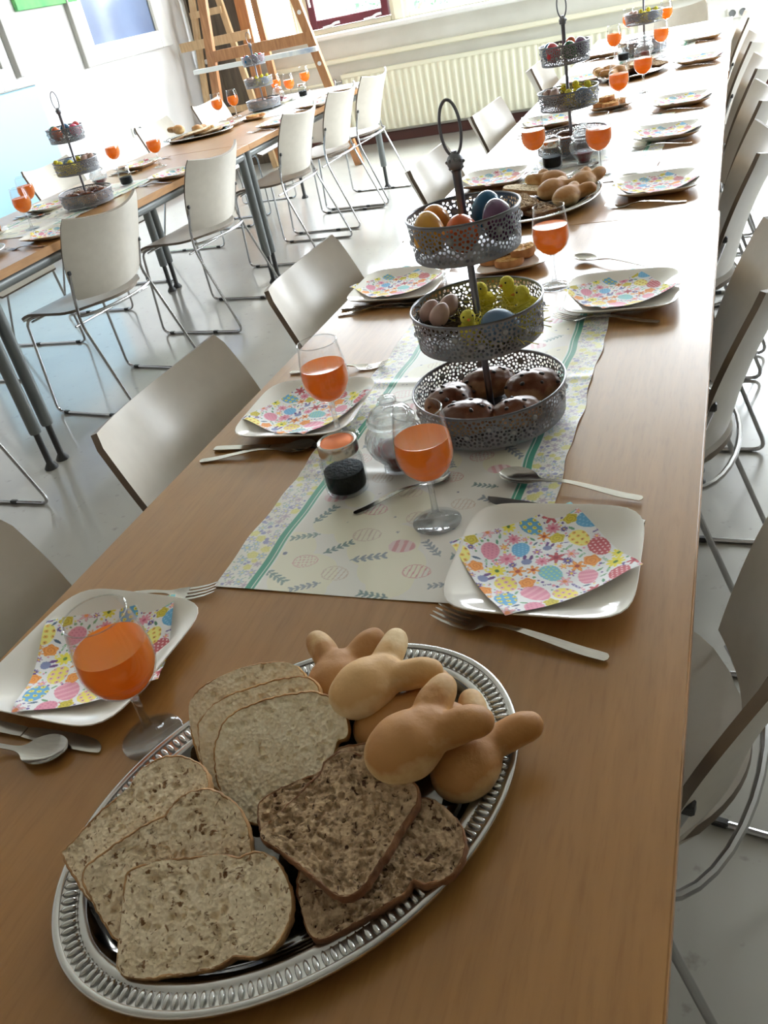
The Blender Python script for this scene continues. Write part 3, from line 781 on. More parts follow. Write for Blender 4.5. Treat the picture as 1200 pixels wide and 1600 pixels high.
# printed napkin: eggs, flowers, leaves drawn into a fine colour grid
def draw_print(nx, ny, sx, sy, bg, motifs):
    """paint motifs on a grid of nx x ny points covering sx x sy metres; returns sRGB array (ny, nx, 3)"""
    X, Y = np.meshgrid((np.arange(nx) + 0.0) / (nx - 1) * sx, (np.arange(ny) + 0.0) / (ny - 1) * sy)
    im = np.empty((ny, nx, 3)); im[:] = bg
    for kind, cx, cy, s, ang, c1, c2 in motifs:
        R = s * 1.4; ix0 = int(max(0, (cx - R) / sx * (nx - 1))); ix1 = int(min(nx, (cx + R) / sx * (nx - 1) + 2)); iy0 = int(max(0, (cy - R) / sy * (ny - 1))); iy1 = int(min(ny, (cy + R) / sy * (ny - 1) + 2))
        if ix1 <= ix0 or iy1 <= iy0: continue
        x = X[iy0:iy1, ix0:ix1] - cx; y = Y[iy0:iy1, ix0:ix1] - cy
        u = (x * math.cos(ang) + y * math.sin(ang)) / s; w = (-x * math.sin(ang) + y * math.cos(ang)) / s
        sub = im[iy0:iy1, ix0:ix1]; rr = np.hypot(u, w); th = np.arctan2(w, u)
        if kind.startswith('egg'):
            e = u ** 2 + (w * (1.36 + 0.16 * u)) ** 2
            if kind == 'eggline':
                sub[(e < 1) & (e > 0.86)] = c1
                sub[(e < 0.8) & (np.abs(np.sin(u * 9)) > 0.93)] = c1
            elif kind == 'eggdotline':
                sub[(e < 1) & (e > 0.86)] = c1
                d = np.hypot((u * 3.2) % 1 - 0.5, (w * 3.2) % 1 - 0.5); sub[(e < 0.72) & (d < 0.28) & (d > 0.14)] = c1
            elif kind == 'eggfull':
                sub[e < 1] = np.array(c2); sub[(e < 0.9) & (np.sin(u * 10 + w) > 0.1)] = c1
            else:
                sub[e < 1] = c1
                if kind == 'eggdot':
                    d = np.hypot((u * 3.1 + 0.5 * (np.floor(w * 3.1) % 2)) % 1 - 0.5, (w * 3.1) % 1 - 0.5); sub[(e < 0.92) & (d < 0.24)] = c2
                if kind == 'eggflower':
                    d = np.hypot((u * 1.9) % 1 - 0.5, (w * 1.9 + 0.3) % 1 - 0.5); sub[(e < 0.95) & (d < 0.30)] = c2; sub[(e < 0.95) & (d < 0.10)] = (120, 70, 60)
                if kind == 'eggstripe': sub[(e < 0.95) & (np.sin(u * 13) > 0.3)] = c2
        elif kind == 'flower':
            pet = 0.72 + 0.28 * np.cos(th * 6); sub[rr < pet] = c1; sub[(rr < pet) & (rr > pet - 0.14)] = np.array(c1) * 0.86; sub[rr < 0.28] = c2
        elif kind == 'rose':
            pet = 0.9 + 0.1 * np.cos(th * 5); sub[rr < pet] = c1; sub[(rr < pet) & (np.sin(rr * 16 + th) > 0.75)] = c2
        elif kind == 'daisy':
            pet = 0.55 + 0.45 * np.abs(np.cos(th * 4.5)); sub[rr < pet] = c1; sub[rr < 0.26] = c2
        elif kind == 'leaf':
            sub[(np.abs(u) < 1) & (np.abs(w) < 0.32 * (1 - u * u))] = c1
        elif kind == 'sprig':
            sub[(np.abs(u) < 1) & (np.abs(w) < 0.045)] = c1
            for k in range(5):
                p = -0.8 + k * 0.38
                for sg in (-1, 1):
                    a = (u - p) * 0.75 + sg * w * 0.66; b = -(u - p) * 0.66 + sg * w * 0.75
                    sub[((a - 0.22) / 0.22) ** 2 + (b / 0.085) ** 2 < 1] = c1
        elif kind == 'dot': sub[rr < 1] = c1
        elif kind == 'bunny':
            sub[((u / 0.55) ** 2 + ((w + 0.1) / 0.5) ** 2 < 1)] = c1
            for sg in (-1, 1): sub[(((u - sg * 0.35) / 0.2) ** 2 + ((w - 0.65) / 0.42) ** 2 < 1)] = c2
    return im


def napkin_print(n):
    rr = random.Random(11); S = 0.164; P = []; mot = []
    BLUE, PINK, YEL, ORG, GRN, PUR, RED, LBL = (104, 172, 216), (226, 150, 172), (240, 224, 110), (240, 160, 78), (120, 168, 128), (112, 92, 158), (196, 94, 104), (150, 202, 226)
    big = [('eggdot', BLUE, (150, 200, 232)), ('eggdot', RED, (244, 214, 218)), ('eggflower', YEL, (232, 178, 190)), ('eggflower', BLUE, (244, 232, 90)), ('eggstripe', PINK, (238, 176, 192)), ('eggflower', (244, 236, 140), (236, 190, 90)), ('eggdot', PINK, (206, 120, 150)), ('eggdot', (130, 196, 214), (196, 226, 140))]
    mid = [('rose', ORG, (214, 120, 50)), ('daisy', (236, 224, 80), (90, 130, 60)), ('flower', RED, (150, 50, 70)), ('flower', (240, 190, 200), (226, 140, 90)), ('rose', (212, 196, 70), (170, 150, 40)), ('flower', ORG, (170, 70, 50)), ('bunny', (132, 142, 184), (110, 70, 130)), ('daisy', PINK, (200, 90, 120))]
    small = [('leaf', GRN), ('leaf', (96, 150, 120)), ('sprig', (110, 170, 120)), ('sprig', PUR), ('flower', (238, 160, 184)), ('flower', (244, 176, 120)), ('daisy', PUR), ('leaf', (86, 108, 132)), ('flower', (178, 120, 180))]
    def put(lst, s0, s1, tries, gap):
        for k in range(tries):
            s = rr.uniform(s0, s1); x, y = rr.uniform(0, S), rr.uniform(0, S)
            if all(math.hypot(x - a, y - b) > (s + c) * gap for a, b, c in P):
                P.append((x, y, s)); m = lst[len(P) % len(lst)]; an = rr.uniform(-0.5, 0.5) if m[0].startswith('egg') else rr.uniform(0, 6.28)
                mot.append((m[0], x, y, s, an, m[1], m[2] if len(m) > 2 else (244, 214, 90)))
    put(big, 0.0145, 0.0185, 46, 0.90); put(mid, 0.0085, 0.0120, 1500, 0.86); put(small, 0.0045, 0.0065, 2600, 0.85); put([('dot', PUR), ('dot', PINK), ('dot', GRN), ('dot', YEL)], 0.0012, 0.002, 2500, 0.95)
    return draw_print(n, n, S, S, (240, 240, 242), mot)


def napkin_mesh(n, droop, name):
    S = 0.164; im = napkin_print(n)
    def fn(u, v):
        x, y = (u - 0.5) * S, (v - 0.5) * S
        d = math.hypot(x, y)
        z = 0.0075 + 0.0125 * min(1, max(0, (d - 0.05) / 0.055)) ** 1.4 + 0.0022 * math.sin(9 * u + 5 * v) * d / 0.1 + droop * (max(0, u - 0.55)) ** 2
        return (x, y, z)
    mb = MB().grid(fn, n, n)
    c1 = slin(im.reshape(-1, 3)); nb = len(mb.v)
    m2 = 26   # the folded layers underneath
    for k in (1, 2): mb.grid(lambda u, v: (lambda q: (q[0] * (1 - 0.006 * k), q[1] * (1 - 0.006 * k), q[2] - 0.0007 * k))(fn(u, v)), m2, m2)
    me = mb.mesh(name, M['napkin'], True)
    set_attr(me, np.vstack([c1, np.full((len(mb.v) - nb, 3), slin(238.0))])); return me


NAP_NEAR, NAP_FAR = napkin_mesh(170, 0.02, 'napkin_print_fine'), napkin_mesh(64, 0.0, 'napkin_print_coarse')


def napkin(x, y, ang, label, near=False, z=TZ):
    o = link('napkin', NAP_NEAR if near else NAP_FAR); o.location = (x, y, z + 0.0005); o.rotation_euler = (0, 0, ang)
    return tag(o, label, 'napkin', 'printed paper napkins')


# cutlery: lofted strips of stainless steel
def strip(mb, st, nx=9):
    """st: list of (s along, half width, z of the middle, dish depth, thickness, lateral shift)"""
    top = []; n = len(st)
    for s, w, z, d, th, cx in st:
        for i in range(nx):
            q = -1 + 2 * i / (nx - 1); top.append((s, cx + w * q, z - d * (1 - q * q)))
    bot = []
    for s, w, z, d, th, cx in st:
        for i in range(nx):
            q = -1 + 2 * i / (nx - 1); bot.append((s, cx + w * q, z - d * (1 - q * q) - th * (0.35 + 0.65 * (1 - q * q))))
    f = [(j * nx + i, j * nx + i + 1, (j + 1) * nx + i + 1, (j + 1) * nx + i) for j in range(n - 1) for i in range(nx - 1)]
    N = n * nx; g = [tuple(N + k for k in reversed(q)) for q in f]
    for j in range(n - 1):
        for i in (0, nx - 1):
            a, b = j * nx + i, (j + 1) * nx + i; g.append((a, b, N + b, N + a) if i == 0 else (b, a, N + a, N + b))
    for i in range(nx - 1): g.append((i, N + i, N + i + 1, i + 1)); k = (n - 1) * nx + i; g.append((k, k + 1, N + k + 1, N + k))
    mb.add(top + bot, f + g)


def interp(st, k=4):
    """densify stations with a smooth curve"""
    A = np.array(st, float); out = []
    for i in range(len(A) - 1):
        p0, p1, p2, p3 = A[max(i - 1, 0)], A[i], A[i + 1], A[min(i + 2, len(A) - 1)]
        for j in range(k):
            t = j / k; q = 0.5 * ((2 * p1) + (-p0 + p2) * t + (2 * p0 - 5 * p1 + 4 * p2 - p3) * t ** 2 + (-p0 + 3 * p1 - 3 * p2 + p3) * t ** 3)
            q[1] = max(q[1], 0.0008); q[3] = max(q[3], 0); q[4] = max(q[4], 0.0004); out.append(tuple(q))
    out.append(tuple(A[-1])); return out


HANDLE = [(-0.1005, 0.0018, 0.0045, 0, 0.0020, 0), (-0.0985, 0.0046, 0.0045, 0, 0.0026, 0), (-0.095, 0.0058, 0.0046, 0, 0.0028, 0), (-0.07, 0.0060, 0.0055, 0, 0.0030, 0), (-0.03, 0.0048, 0.0100, 0, 0.0032, 0), (0.005, 0.0034, 0.0125, 0, 0.0034, 0), (0.03, 0.0030, 0.0095, 0, 0.0034, 0)]


def make_cutlery(kind):
    mb = MB()
    if kind == 'spoon':
        strip(mb, interp(HANDLE + [(0.042, 0.006, 0.0078, 0.0006, 0.0024, 0), (0.052, 0.0145, 0.0088, 0.0030, 0.0016, 0), (0.066, 0.0198, 0.0100, 0.0064, 0.0013, 0), (0.080, 0.0192, 0.0106, 0.0070, 0.0012, 0), (0.092, 0.0132, 0.0112, 0.0042, 0.0012, 0), (0.0985, 0.004, 0.0115, 0.0006, 0.001, 0)]), 11)
    elif kind == 'fork':
        strip(mb, interp(HANDLE + [(0.038, 0.006, 0.0072, 0.0002, 0.0024, 0), (0.046, 0.0108, 0.0050, 0.0008, 0.0018, 0), (0.054, 0.0126, 0.0042, 0.0010, 0.0016, 0), (0.058, 0.0126, 0.0040, 0.0008, 0.0016, 0)]), 9)
        for k in range(4):
            c = -0.0104 + k * 0.00693
            strip(mb, [(0.056, 0.0021, 0.0034, 0, 0.0015, c), (0.07, 0.0019, 0.0040, 0, 0.0014, c * 0.99), (0.085, 0.0017, 0.0064, 0, 0.0013, c * 0.97), (0.096, 0.0012, 0.0096, 0, 0.0011, c * 0.95), (0.100, 0.0005, 0.0108, 0, 0.0008, c * 0.95)], 5)
    elif kind == 'knife':
        strip(mb, interp([(-0.105, 0.0030, 0.0042, 0, 0.004, 0), (-0.102, 0.0064, 0.0048, 0, 0.0046, 0), (-0.06, 0.0070, 0.0050, 0, 0.0048, 0), (-0.015, 0.0070, 0.0048, 0, 0.0044, 0), (-0.004, 0.0064, 0.0044, 0, 0.0036, 0)], 3), 7)
        strip(mb, interp([(-0.005, 0.0062, 0.0034, 0, 0.0018, 0), (0.01, 0.0082, 0.0033, 0, 0.0016, 0.0008), (0.05, 0.0096, 0.0032, 0, 0.0014, 0.0010), (0.085, 0.0088, 0.0031, 0, 0.0012, 0.0006), (0.100, 0.0048, 0.0030, 0, 0.001, -0.0022), (0.104, 0.0012, 0.0030, 0, 0.0008, -0.0046)], 4), 7)
    zmin = min(v[2] for v in mb.v); mb.v = [(x, y, z - zmin) for x, y, z in mb.v]
    me = mb.mesh(kind, M['steel'], True, 50); return me


CUT = {k: make_cutlery(k) for k in ('spoon', 'fork', 'knife')}


def cutlery(kind, head, tail, label, z=TZ, tilt=0.0, scale=1.0, group=None):
    """laid so that the working end points at head and the handle at tail"""
    hx, hy = head; tx, ty = tail; o = link(kind, CUT[kind]); o.location = ((hx + tx) / 2, (hy + ty) / 2, z + 0.0003)
    o.rotation_euler = (0, -tilt, math.atan2(hy - ty, hx - tx)); o.scale = (scale,) * 3
    return tag(o, label, kind, group)
# ------------------------------------------------------------------ three-tier cake stand
def lace_band(mb, R, z0, h, seed, step=0.00085, flare=0.004):
    """pierced metal band: a fine sheet with round holes cut out of it, in flower rings round the stones"""
    rr = random.Random(seed); C = 2 * PI * R; nu = int(C / step); nv = int(h / step) + 1
    ng = max(8, int(C / 0.034)); hole = np.zeros((nv, nu), bool); solid = np.zeros((nv, nu), bool)
    U, V = np.meshgrid((np.arange(nu) + 0.5) / nu * C, (np.arange(nv) + 0.5) / nv * h)
    def disc(u, v, r, arr):
        du = np.abs(U - u); du = np.minimum(du, C - du); arr |= (du ** 2 + (V - v) ** 2) < r * r
    placed = []; gems = []
    for k in range(ng):
        u = (k + 0.5) / ng * C; v = h * (0.52 + 0.12 * (-1) ** k); gems.append((u, v)); placed.append((u, v, 0.0042))
        for q in range(8):
            a = q * PI / 4 + 0.2; uu, vv = (u + 0.0078 * math.cos(a)) % C, v + 0.0078 * math.sin(a)
            if 0.004 < vv < h - 0.004: disc(uu, vv, 0.0019, hole); placed.append((uu, vv, 0.0019))
    for r in (0.0023, 0.0018, 0.0013):
        for _ in range(int(C * h / (r * r) * 1.6)):
            u, v = rr.uniform(0, C), rr.uniform(0.0032 + r, h - 0.0032 - r)
            ok = True
            for a, b, c in placed:
                du = abs(u - a); du = min(du, C - du)
                if du < 0.012 and du * du + (v - b) ** 2 < (r + c + 0.0013) ** 2: ok = False; break
            if ok: placed.append((u, v, r)); disc(u, v, r, hole)
    vs = []
    for j in range(nv + 1):
        t = j / nv; rad = R - flare * (1 - t); z = z0 + h * t
        for i in range(nu): a = 2 * PI * i / nu; vs.append((rad * math.cos(a), rad * math.sin(a), z))
    fs = [(j * nu + i, j * nu + (i + 1) % nu, (j + 1) * nu + (i + 1) % nu, (j + 1) * nu + i) for j in range(nv) for i in range(nu) if not hole[j, i]]
    mb.add(vs, fs); return [(2 * PI * u / C, z0 + v, R - flare * (1 - v / h)) for u, v in gems]


TIERS = ((0.116, 0.012, 0.052), (0.0955, 0.142, 0.052), (0.078, 0.270, 0.054))   # radius, floor height, wall height


def make_stand():
    t = thing('cake_stand', '', 'cake stand')
    for k, (R, zf, h) in enumerate(TIERS):
        tr = MB().lathe([(0, 0.0012), (R - 0.006, 0.0012), (R - 0.0042, 0.0005), (R - 0.005, -0.0012), (0, -0.0012)], 64, (0, 0, zf)).build('tray_floor', M['pewter'], t, sharp=30)
        mb = MB(); gems = lace_band(mb, R, zf, h, 30 + k); mb.build('lace_rim', M['pewter'], tr, smooth=True)
        MB().tube([(R * math.cos(a), R * math.sin(a), zf + h) for a in np.linspace(0, 2 * PI, 72, endpoint=False)], 0.0016, 8, True).build('rim_wire', M['pole'], tr)
        gm = MB()
        for a, z, r in gems:
            rot = Matrix.Rotation(a, 3, 'Z'); gm.ball((math.cos(a) * (r + 0.0008), math.sin(a) * (r + 0.0008), z), (0.0024, 0.0042, 0.0042), 10, 6, rot)
        gm.build('rhinestones', M['jar_stone'], tr, stuff=True)
    for k in range(4):
        a = k * PI / 2 + 0.55; MB().ball((math.cos(a) * 0.095, math.sin(a) * 0.095, 0.0055), (0.006, 0.006, 0.0055), 12, 8).build('foot', M['jar_stone'], t)
    MB().lathe([(0, 0.012), (0.009, 0.012), (0.009, 0.016), (0.0052, 0.02), (0.0052, 0.138), (0.008, 0.139), (0.008, 0.146), (0.0052, 0.15), (0.0052, 0.266), (0.008, 0.267), (0.008, 0.274), (0.0055, 0.278), (0.0062, 0.372), (0.0075, 0.376), (0, 0.376)], 16).build('pole', M['pole'], t)
    f = MB().ball((0, 0, 0.386), (0.0112, 0.0112, 0.0115), 18, 12)
    for k in range(14):
        a = k * 2.4; z = 0.386 + 0.009 * math.sin(k * 1.3); q = math.sqrt(max(0, 0.0112 ** 2 - (z - 0.386) ** 2)); f.ball((q * math.cos(a), q * math.sin(a), z), 0.0024, 6, 4)
    f.build('knob', M['pewter'], t)
    MB().tube([(0.0138 * math.cos(a), 0.0, 0.427 + 0.034 * math.sin(a)) for a in np.linspace(0, 2 * PI, 40, endpoint=False)], 0.0021, 8, True).lathe([(0, 0.395), (0.004, 0.395), (0.0035, 0.40), (0, 0.40)], 10).build('ring_handle', M['pole'], t)
    return t


M['jar_stone'] = material('clear_rhinestone', (225, 228, 232), 0.05, 0.0, transmission_weight=0.6)

# ------------------------------------------------------------------ food


def remeshed(name, mb, vox, mat, it=10, noise=0.0, seed=0, fac=0.5):
    """melt overlapping lumps into one smooth body"""
    me = mb.mesh('lump', mat); o = bpy.data.objects.new('lump', me); COL.objects.link(o)
    m = o.modifiers.new('r', 'REMESH'); m.mode = 'VOXEL'; m.voxel_size = vox; m.use_smooth_shade = True
    s = o.modifiers.new('s', 'SMOOTH'); s.iterations = it; s.factor = fac
    dg = bpy.context.evaluated_depsgraph_get(); out = bpy.data.meshes.new_from_object(o.evaluated_get(dg)); out.name = name
    bpy.data.objects.remove(o); bpy.data.meshes.remove(me)
    n = len(out.vertices); co = np.empty(n * 3, np.float32); out.vertices.foreach_get('co', co); co = co.reshape(-1, 3)
    if noise:
        r = np.random.RandomState(seed); d = np.zeros(n)
        for k in range(10): w = r.normal(0, 1, 3) * (50 + 22 * k); d += np.sin(co @ w + r.uniform(0, 6)) / (1 + k * 0.6)
        nr = np.empty(n * 3, np.float32); out.vertices.foreach_get('normal', nr); co = co + nr.reshape(-1, 3) * (d * noise)[:, None]
    co[:, 2] -= co[:, 2].min(); out.vertices.foreach_set('co', co.astype(np.float32).ravel()); out.update()
    out.polygons.foreach_set('use_smooth', [True] * len(out.polygons)); return out


def bunny_lump(spread, tw):
    mb = MB()
    mb.ball((-0.006, 0, 0.026), (0.040, 0.0335, 0.026), 24, 16); mb.ball((0.012, 0, 0.026), (0.030, 0.027, 0.022), 20, 14)
    for sg in (-1, 1):
        a = spread * sg; P = [(0.018, 0.010 * sg, 0.024), (0.040, 0.018 * sg, 0.025 + tw), (0.057, 0.0165 * sg + 0.05 * a, 0.024 + tw)]
        for k in range(9):
            t = k / 8; q = [(1 - t) ** 2 * P[0][i] + 2 * t * (1 - t) * P[1][i] + t * t * P[2][i] for i in range(3)]
            mb.ball(q, 0.0145 + 0.0022 * math.sin(t * 3.1) - (0.001 if t > 0.9 else 0), 14, 10)
    return mb


BUNNY = [remeshed('bunny_roll', bunny_lump(s, w), 0.0026, M['roll'], 7, 0.00035, i) for i, (s, w) in enumerate(((0.22, 0.004), (0.34, 0.0), (0.12, 0.007)))]

pale_ = BUNNY[1].copy(); pale_.materials[0] = M['roll_pale']; BUNNY.append(pale_)


def bunny(c, d, label, v=0, pitch=0.0, roll=0.0, sc=1.0, group='bunny-shaped bread rolls'):
    """c: point under the body; d: heading of the ears in the table plane (radians)"""
    o = link('bunny_roll', BUNNY[v]); o.location = c; o.rotation_euler = (roll, -pitch, d); o.scale = (sc,) * 3
    return tag(o, label, 'bread roll', group)


def bun_lump(seed):
    r = random.Random(seed); mb = MB(); mb.ball((0, 0, 0.027), (0.046, 0.036, 0.027), 24, 16); mb.ball((0.01, 0.004, 0.026), (0.036, 0.035, 0.026), 20, 14); return mb


BUN = [remeshed('raisin_bun', bun_lump(k), 0.0032, M['raisin_bun'], 4, 0.0009, k + 20) for k in range(2)]
RAISIN = []
for k in range(2):
    r = random.Random(50 + k); mb = MB()
    for q in range(11):
        a, b = r.uniform(0, 6.28), r.uniform(0.05, 1.25); p = Vector((0.0448 * math.cos(a) * math.cos(b), 0.0338 * math.sin(a) * math.cos(b), 0.027 + 0.0248 * math.sin(b)))
        mb.ball(p, (r.uniform(0.004, 0.0064), r.uniform(0.003, 0.0048), 0.0028), 8, 6, Matrix.Rotation(a, 3, 'Z'))
    RAISIN.append(mb.mesh('raisins', M['raisin']))


def bun(loc, rz, label, v=0, sc=1.0, tilt=0.0, group='raisin buns on the cake stands', parts=True):
    t = link('raisin_bun', BUN[v]); t.location = loc; t.rotation_euler = (tilt, 0, rz); t.scale = (sc,) * 3
    if parts: link('raisins', RAISIN[v], t, stuff=True)
    return tag(t, label, 'bun', group)


def egg_mesh():
    P = []
    for k in range(17):
        t = PI * k / 16; z = -math.cos(t); P.append((max(0, 0.0222 * math.sin(t) * (1 - 0.14 * z)) if 0 < k < 16 else 0, 0.0222 + 0.029 * z + 0.0068))
    return MB().lathe(P, 28)


EGGS = {}
def egg(loc, rgb, label, rot=(PI / 2, 0, 0), sc=1.0, group=None, gloss=0.22):
    key = (rgb, gloss)
    if key not in EGGS:
        m = noise_color(material('dyed_egg_%d_%d_%d' % rgb, rough=gloss), tuple(int(c * 0.92) for c in rgb), rgb, nscale=26)
        mb = egg_mesh(); mb.v = [(x, y, z - 0.029) for x, y, z in mb.v]; EGGS[key] = mb.mesh('egg', m)
    o = link('egg', EGGS[key]); o.location = loc; o.rotation_euler = rot; o.scale = (sc,) * 3
    return tag(o, label, 'egg', group)


def nest_mesh(seed, R=0.036, n=150):
    r = random.Random(seed); mb = MB()
    for k in range(n):
        a = r.uniform(0, 6.28); q = R * r.uniform(0.6, 1.05); z = 0.004 + r.random() * 0.024; L = r.uniform(0.5, 1.3); P = []
        for i in range(6):
            b = a + L * (i / 5 - 0.5); P.append((q * math.cos(b) * (1 + 0.06 * math.sin(i * 2 + k)), q * math.sin(b), z + 0.004 * math.sin(i * 1.3 + k) + 0.010 * (q / R - 0.8)))
        mb.tube(P, 0.0009, 4)
    for k in range(40):
        a = r.uniform(0, 6.28); q = R * r.uniform(0.0, 0.7); mb.tube([(q * math.cos(a) - 0.012, q * math.sin(a), 0.004), (q * math.cos(a) + 0.002, q * math.sin(a) + 0.006, 0.006), (q * math.cos(a) + 0.013, q * math.sin(a) + 0.004, 0.004)], 0.0009, 4)
    return mb.mesh('bird_nest', M['twig'])


NEST = nest_mesh(3)
def nest(loc, label, rz=0.0, tilt=0.0, sc=1.0, group='twig nests on the cake stands'):
    o = link('bird_nest', NEST); o.location = loc; o.rotation_euler = (tilt, 0, rz); o.scale = (sc,) * 3; return tag(o, label, 'nest', group)


def grass_mesh(seed, rx, ry, h, n, r0=0.0004):
    r = random.Random(seed); mb = MB()
    for k in range(n):
        a, q = r.uniform(0, 6.28), math.sqrt(r.random()); x, y = rx * q * math.cos(a), ry * q * math.sin(a); P = []; b = r.uniform(0, 6.28); c = r.uniform(-60, 60); L = r.uniform(0.02, 0.06); z = r.random() ** 1.5 * h
        for i in range(6):
            P.append((x, y, max(0.001, z))); b += c * L / 6 * 0.5; x += math.cos(b) * L / 6; y += math.sin(b) * L / 6; z += r.uniform(-0.004, 0.0042)
        mb.tube(P, r0, 3)
    return mb.mesh('paper_grass', M['yellow_grass'])


GRASS = grass_mesh(5, 0.046, 0.064, 0.036, 620, 0.0007)
def grass(loc, label, rz=0.0, sc=1.0):
    o = link('paper_grass', GRASS); o.location = loc; o.rotation_euler = (0, 0, rz); o.scale = (sc,) * 3; o['kind'] = 'stuff'
    return tag(o, label, 'grass', 'yellow paper grass in the middle tiers')


def make_chick():
    t = thing('toy_chick', '', 'chick')
    mb = MB(); mb.ball((0, 0, 0.016), (0.0165, 0.0135, 0.0155), 16, 12); mb.ball((0.007, 0, 0.037), 0.0112, 16, 12); mb.ball((-0.016, 0, 0.021), (0.006, 0.006, 0.005), 8, 6)
    link('body', remeshed('chick_body', mb, 0.0016, M['yellow_fluff'], 3, 0.0002, 4), t)
    for s in (-1, 1):
        MB().ball((-0.002, s * 0.0128, 0.018), (0.009, 0.0028, 0.006), 10, 6).build('wing', M['yellow_fluff'], t)
        MB().ball((0.0145, s * 0.0062, 0.0405), 0.0015, 8, 6).build('eye', M['black_bead'], t)
    MB().lathe([(0.0026, 0), (0, 0.0065)], 8).build('beak', M['orange_beak'], t)
    b = [c for c in kids(t) if c.name.startswith('beak')][0]; b.location = (0.0175, 0, 0.0365); b.rotation_euler = (0, PI / 2, 0)
    return t


M['black_bead'] = material('black_bead', (20, 18, 18), 0.2); M['orange_beak'] = material('orange_felt', (226, 140, 50), 0.7)
chick = Maker(make_chick())
stand = Maker(make_stand())


def oval_tray():
    """oval steel platter with a gadrooned border; local x is the long axis"""
    t = thing('oval_platter', '', 'platter'); A, B = 0.223, 0.163; n = 360
    def ring(mb, prof, mat_fn=None):
        v = []; f = []
        for r, z in prof:
            for k in range(n):
                a = 2 * PI * k / n; v.append(((A + r) * math.cos(a), (B + r) * math.sin(a), z))
        for j in range(len(prof) - 1):
            for k in range(n): f.append((j * n + k, (j + 1) * n + k, (j + 1) * n + (k + 1) % n, j * n + (k + 1) % n))
        mb.add(v, f)
    w = MB(); ring(w, [(-0.0285, 0.0152), (-0.031, 0.0146), (-0.038, 0.0085), (-0.045, 0.0045), (-0.055, 0.0034), (-0.10, 0.003), (-0.157, 0.003)])
    nb = len(w.v)
    last = [nb - n + k for k in range(n)]; w.f.append(tuple(reversed(last))); w.mi.append(0)
    w.build('well', M['tray_steel'], t, sharp=60)
    b = MB(); ring(b, [(-0.0065, 0.0192), (-0.004, 0.0206), (-0.0012, 0.0200), (0, 0.0178), (-0.0008, 0.0160), (-0.006, 0.0150), (-0.016, 0.0130), (-0.034, 0.0085), (-0.046, 0.002), (-0.056, 0.0), (-0.066, 0.0), (-0.068, 0.0016), (-0.1, 0.0016), (-0.157, 0.0016)]); ring(b, [(-0.0285, 0.0152), (-0.0265, 0.0166), (-0.0225, 0.0166), (-0.0205, 0.0156)])
    b.build('border', M['tray_rim'], t, sharp=60)
    # gadroons: a bead every few millimetres, leaning with the curve
    P = []; s = 0.0; fine = [((A - 0.0135) * math.cos(a), (B - 0.0135) * math.sin(a)) for a in np.linspace(0, 2 * PI, 2400)]
    pitch = 0.0071; L = sum(math.dist(fine[i], fine[i + 1]) for i in range(2399)); N = int(L / pitch); step = L / N; nxt = 0.0
    for i in range(2399):
        if s >= nxt and len(P) < N: P.append((fine[i], math.atan2(fine[i + 1][1] - fine[i][1], fine[i + 1][0] - fine[i][0]))); nxt += step
        s += math.dist(fine[i], fine[i + 1])
    gd = MB()
    for (x, y), a in P: gd.ball((x, y, 0.0172), (0.0026, 0.0072, 0.0026), 8, 6, Matrix.Rotation(a, 3, 'Z'))
    ring(gd, [(-0.0205, 0.0156), (-0.0135, 0.0158), (-0.0065, 0.0176), (-0.0062, 0.0192)])
    gd.build('gadroon_border', M['tray_rim'], t, sharp=60)
    return t


tray = Maker(oval_tray())

# bread slices: traced loaf outlines in millimetres, with pores pressed into the crumb


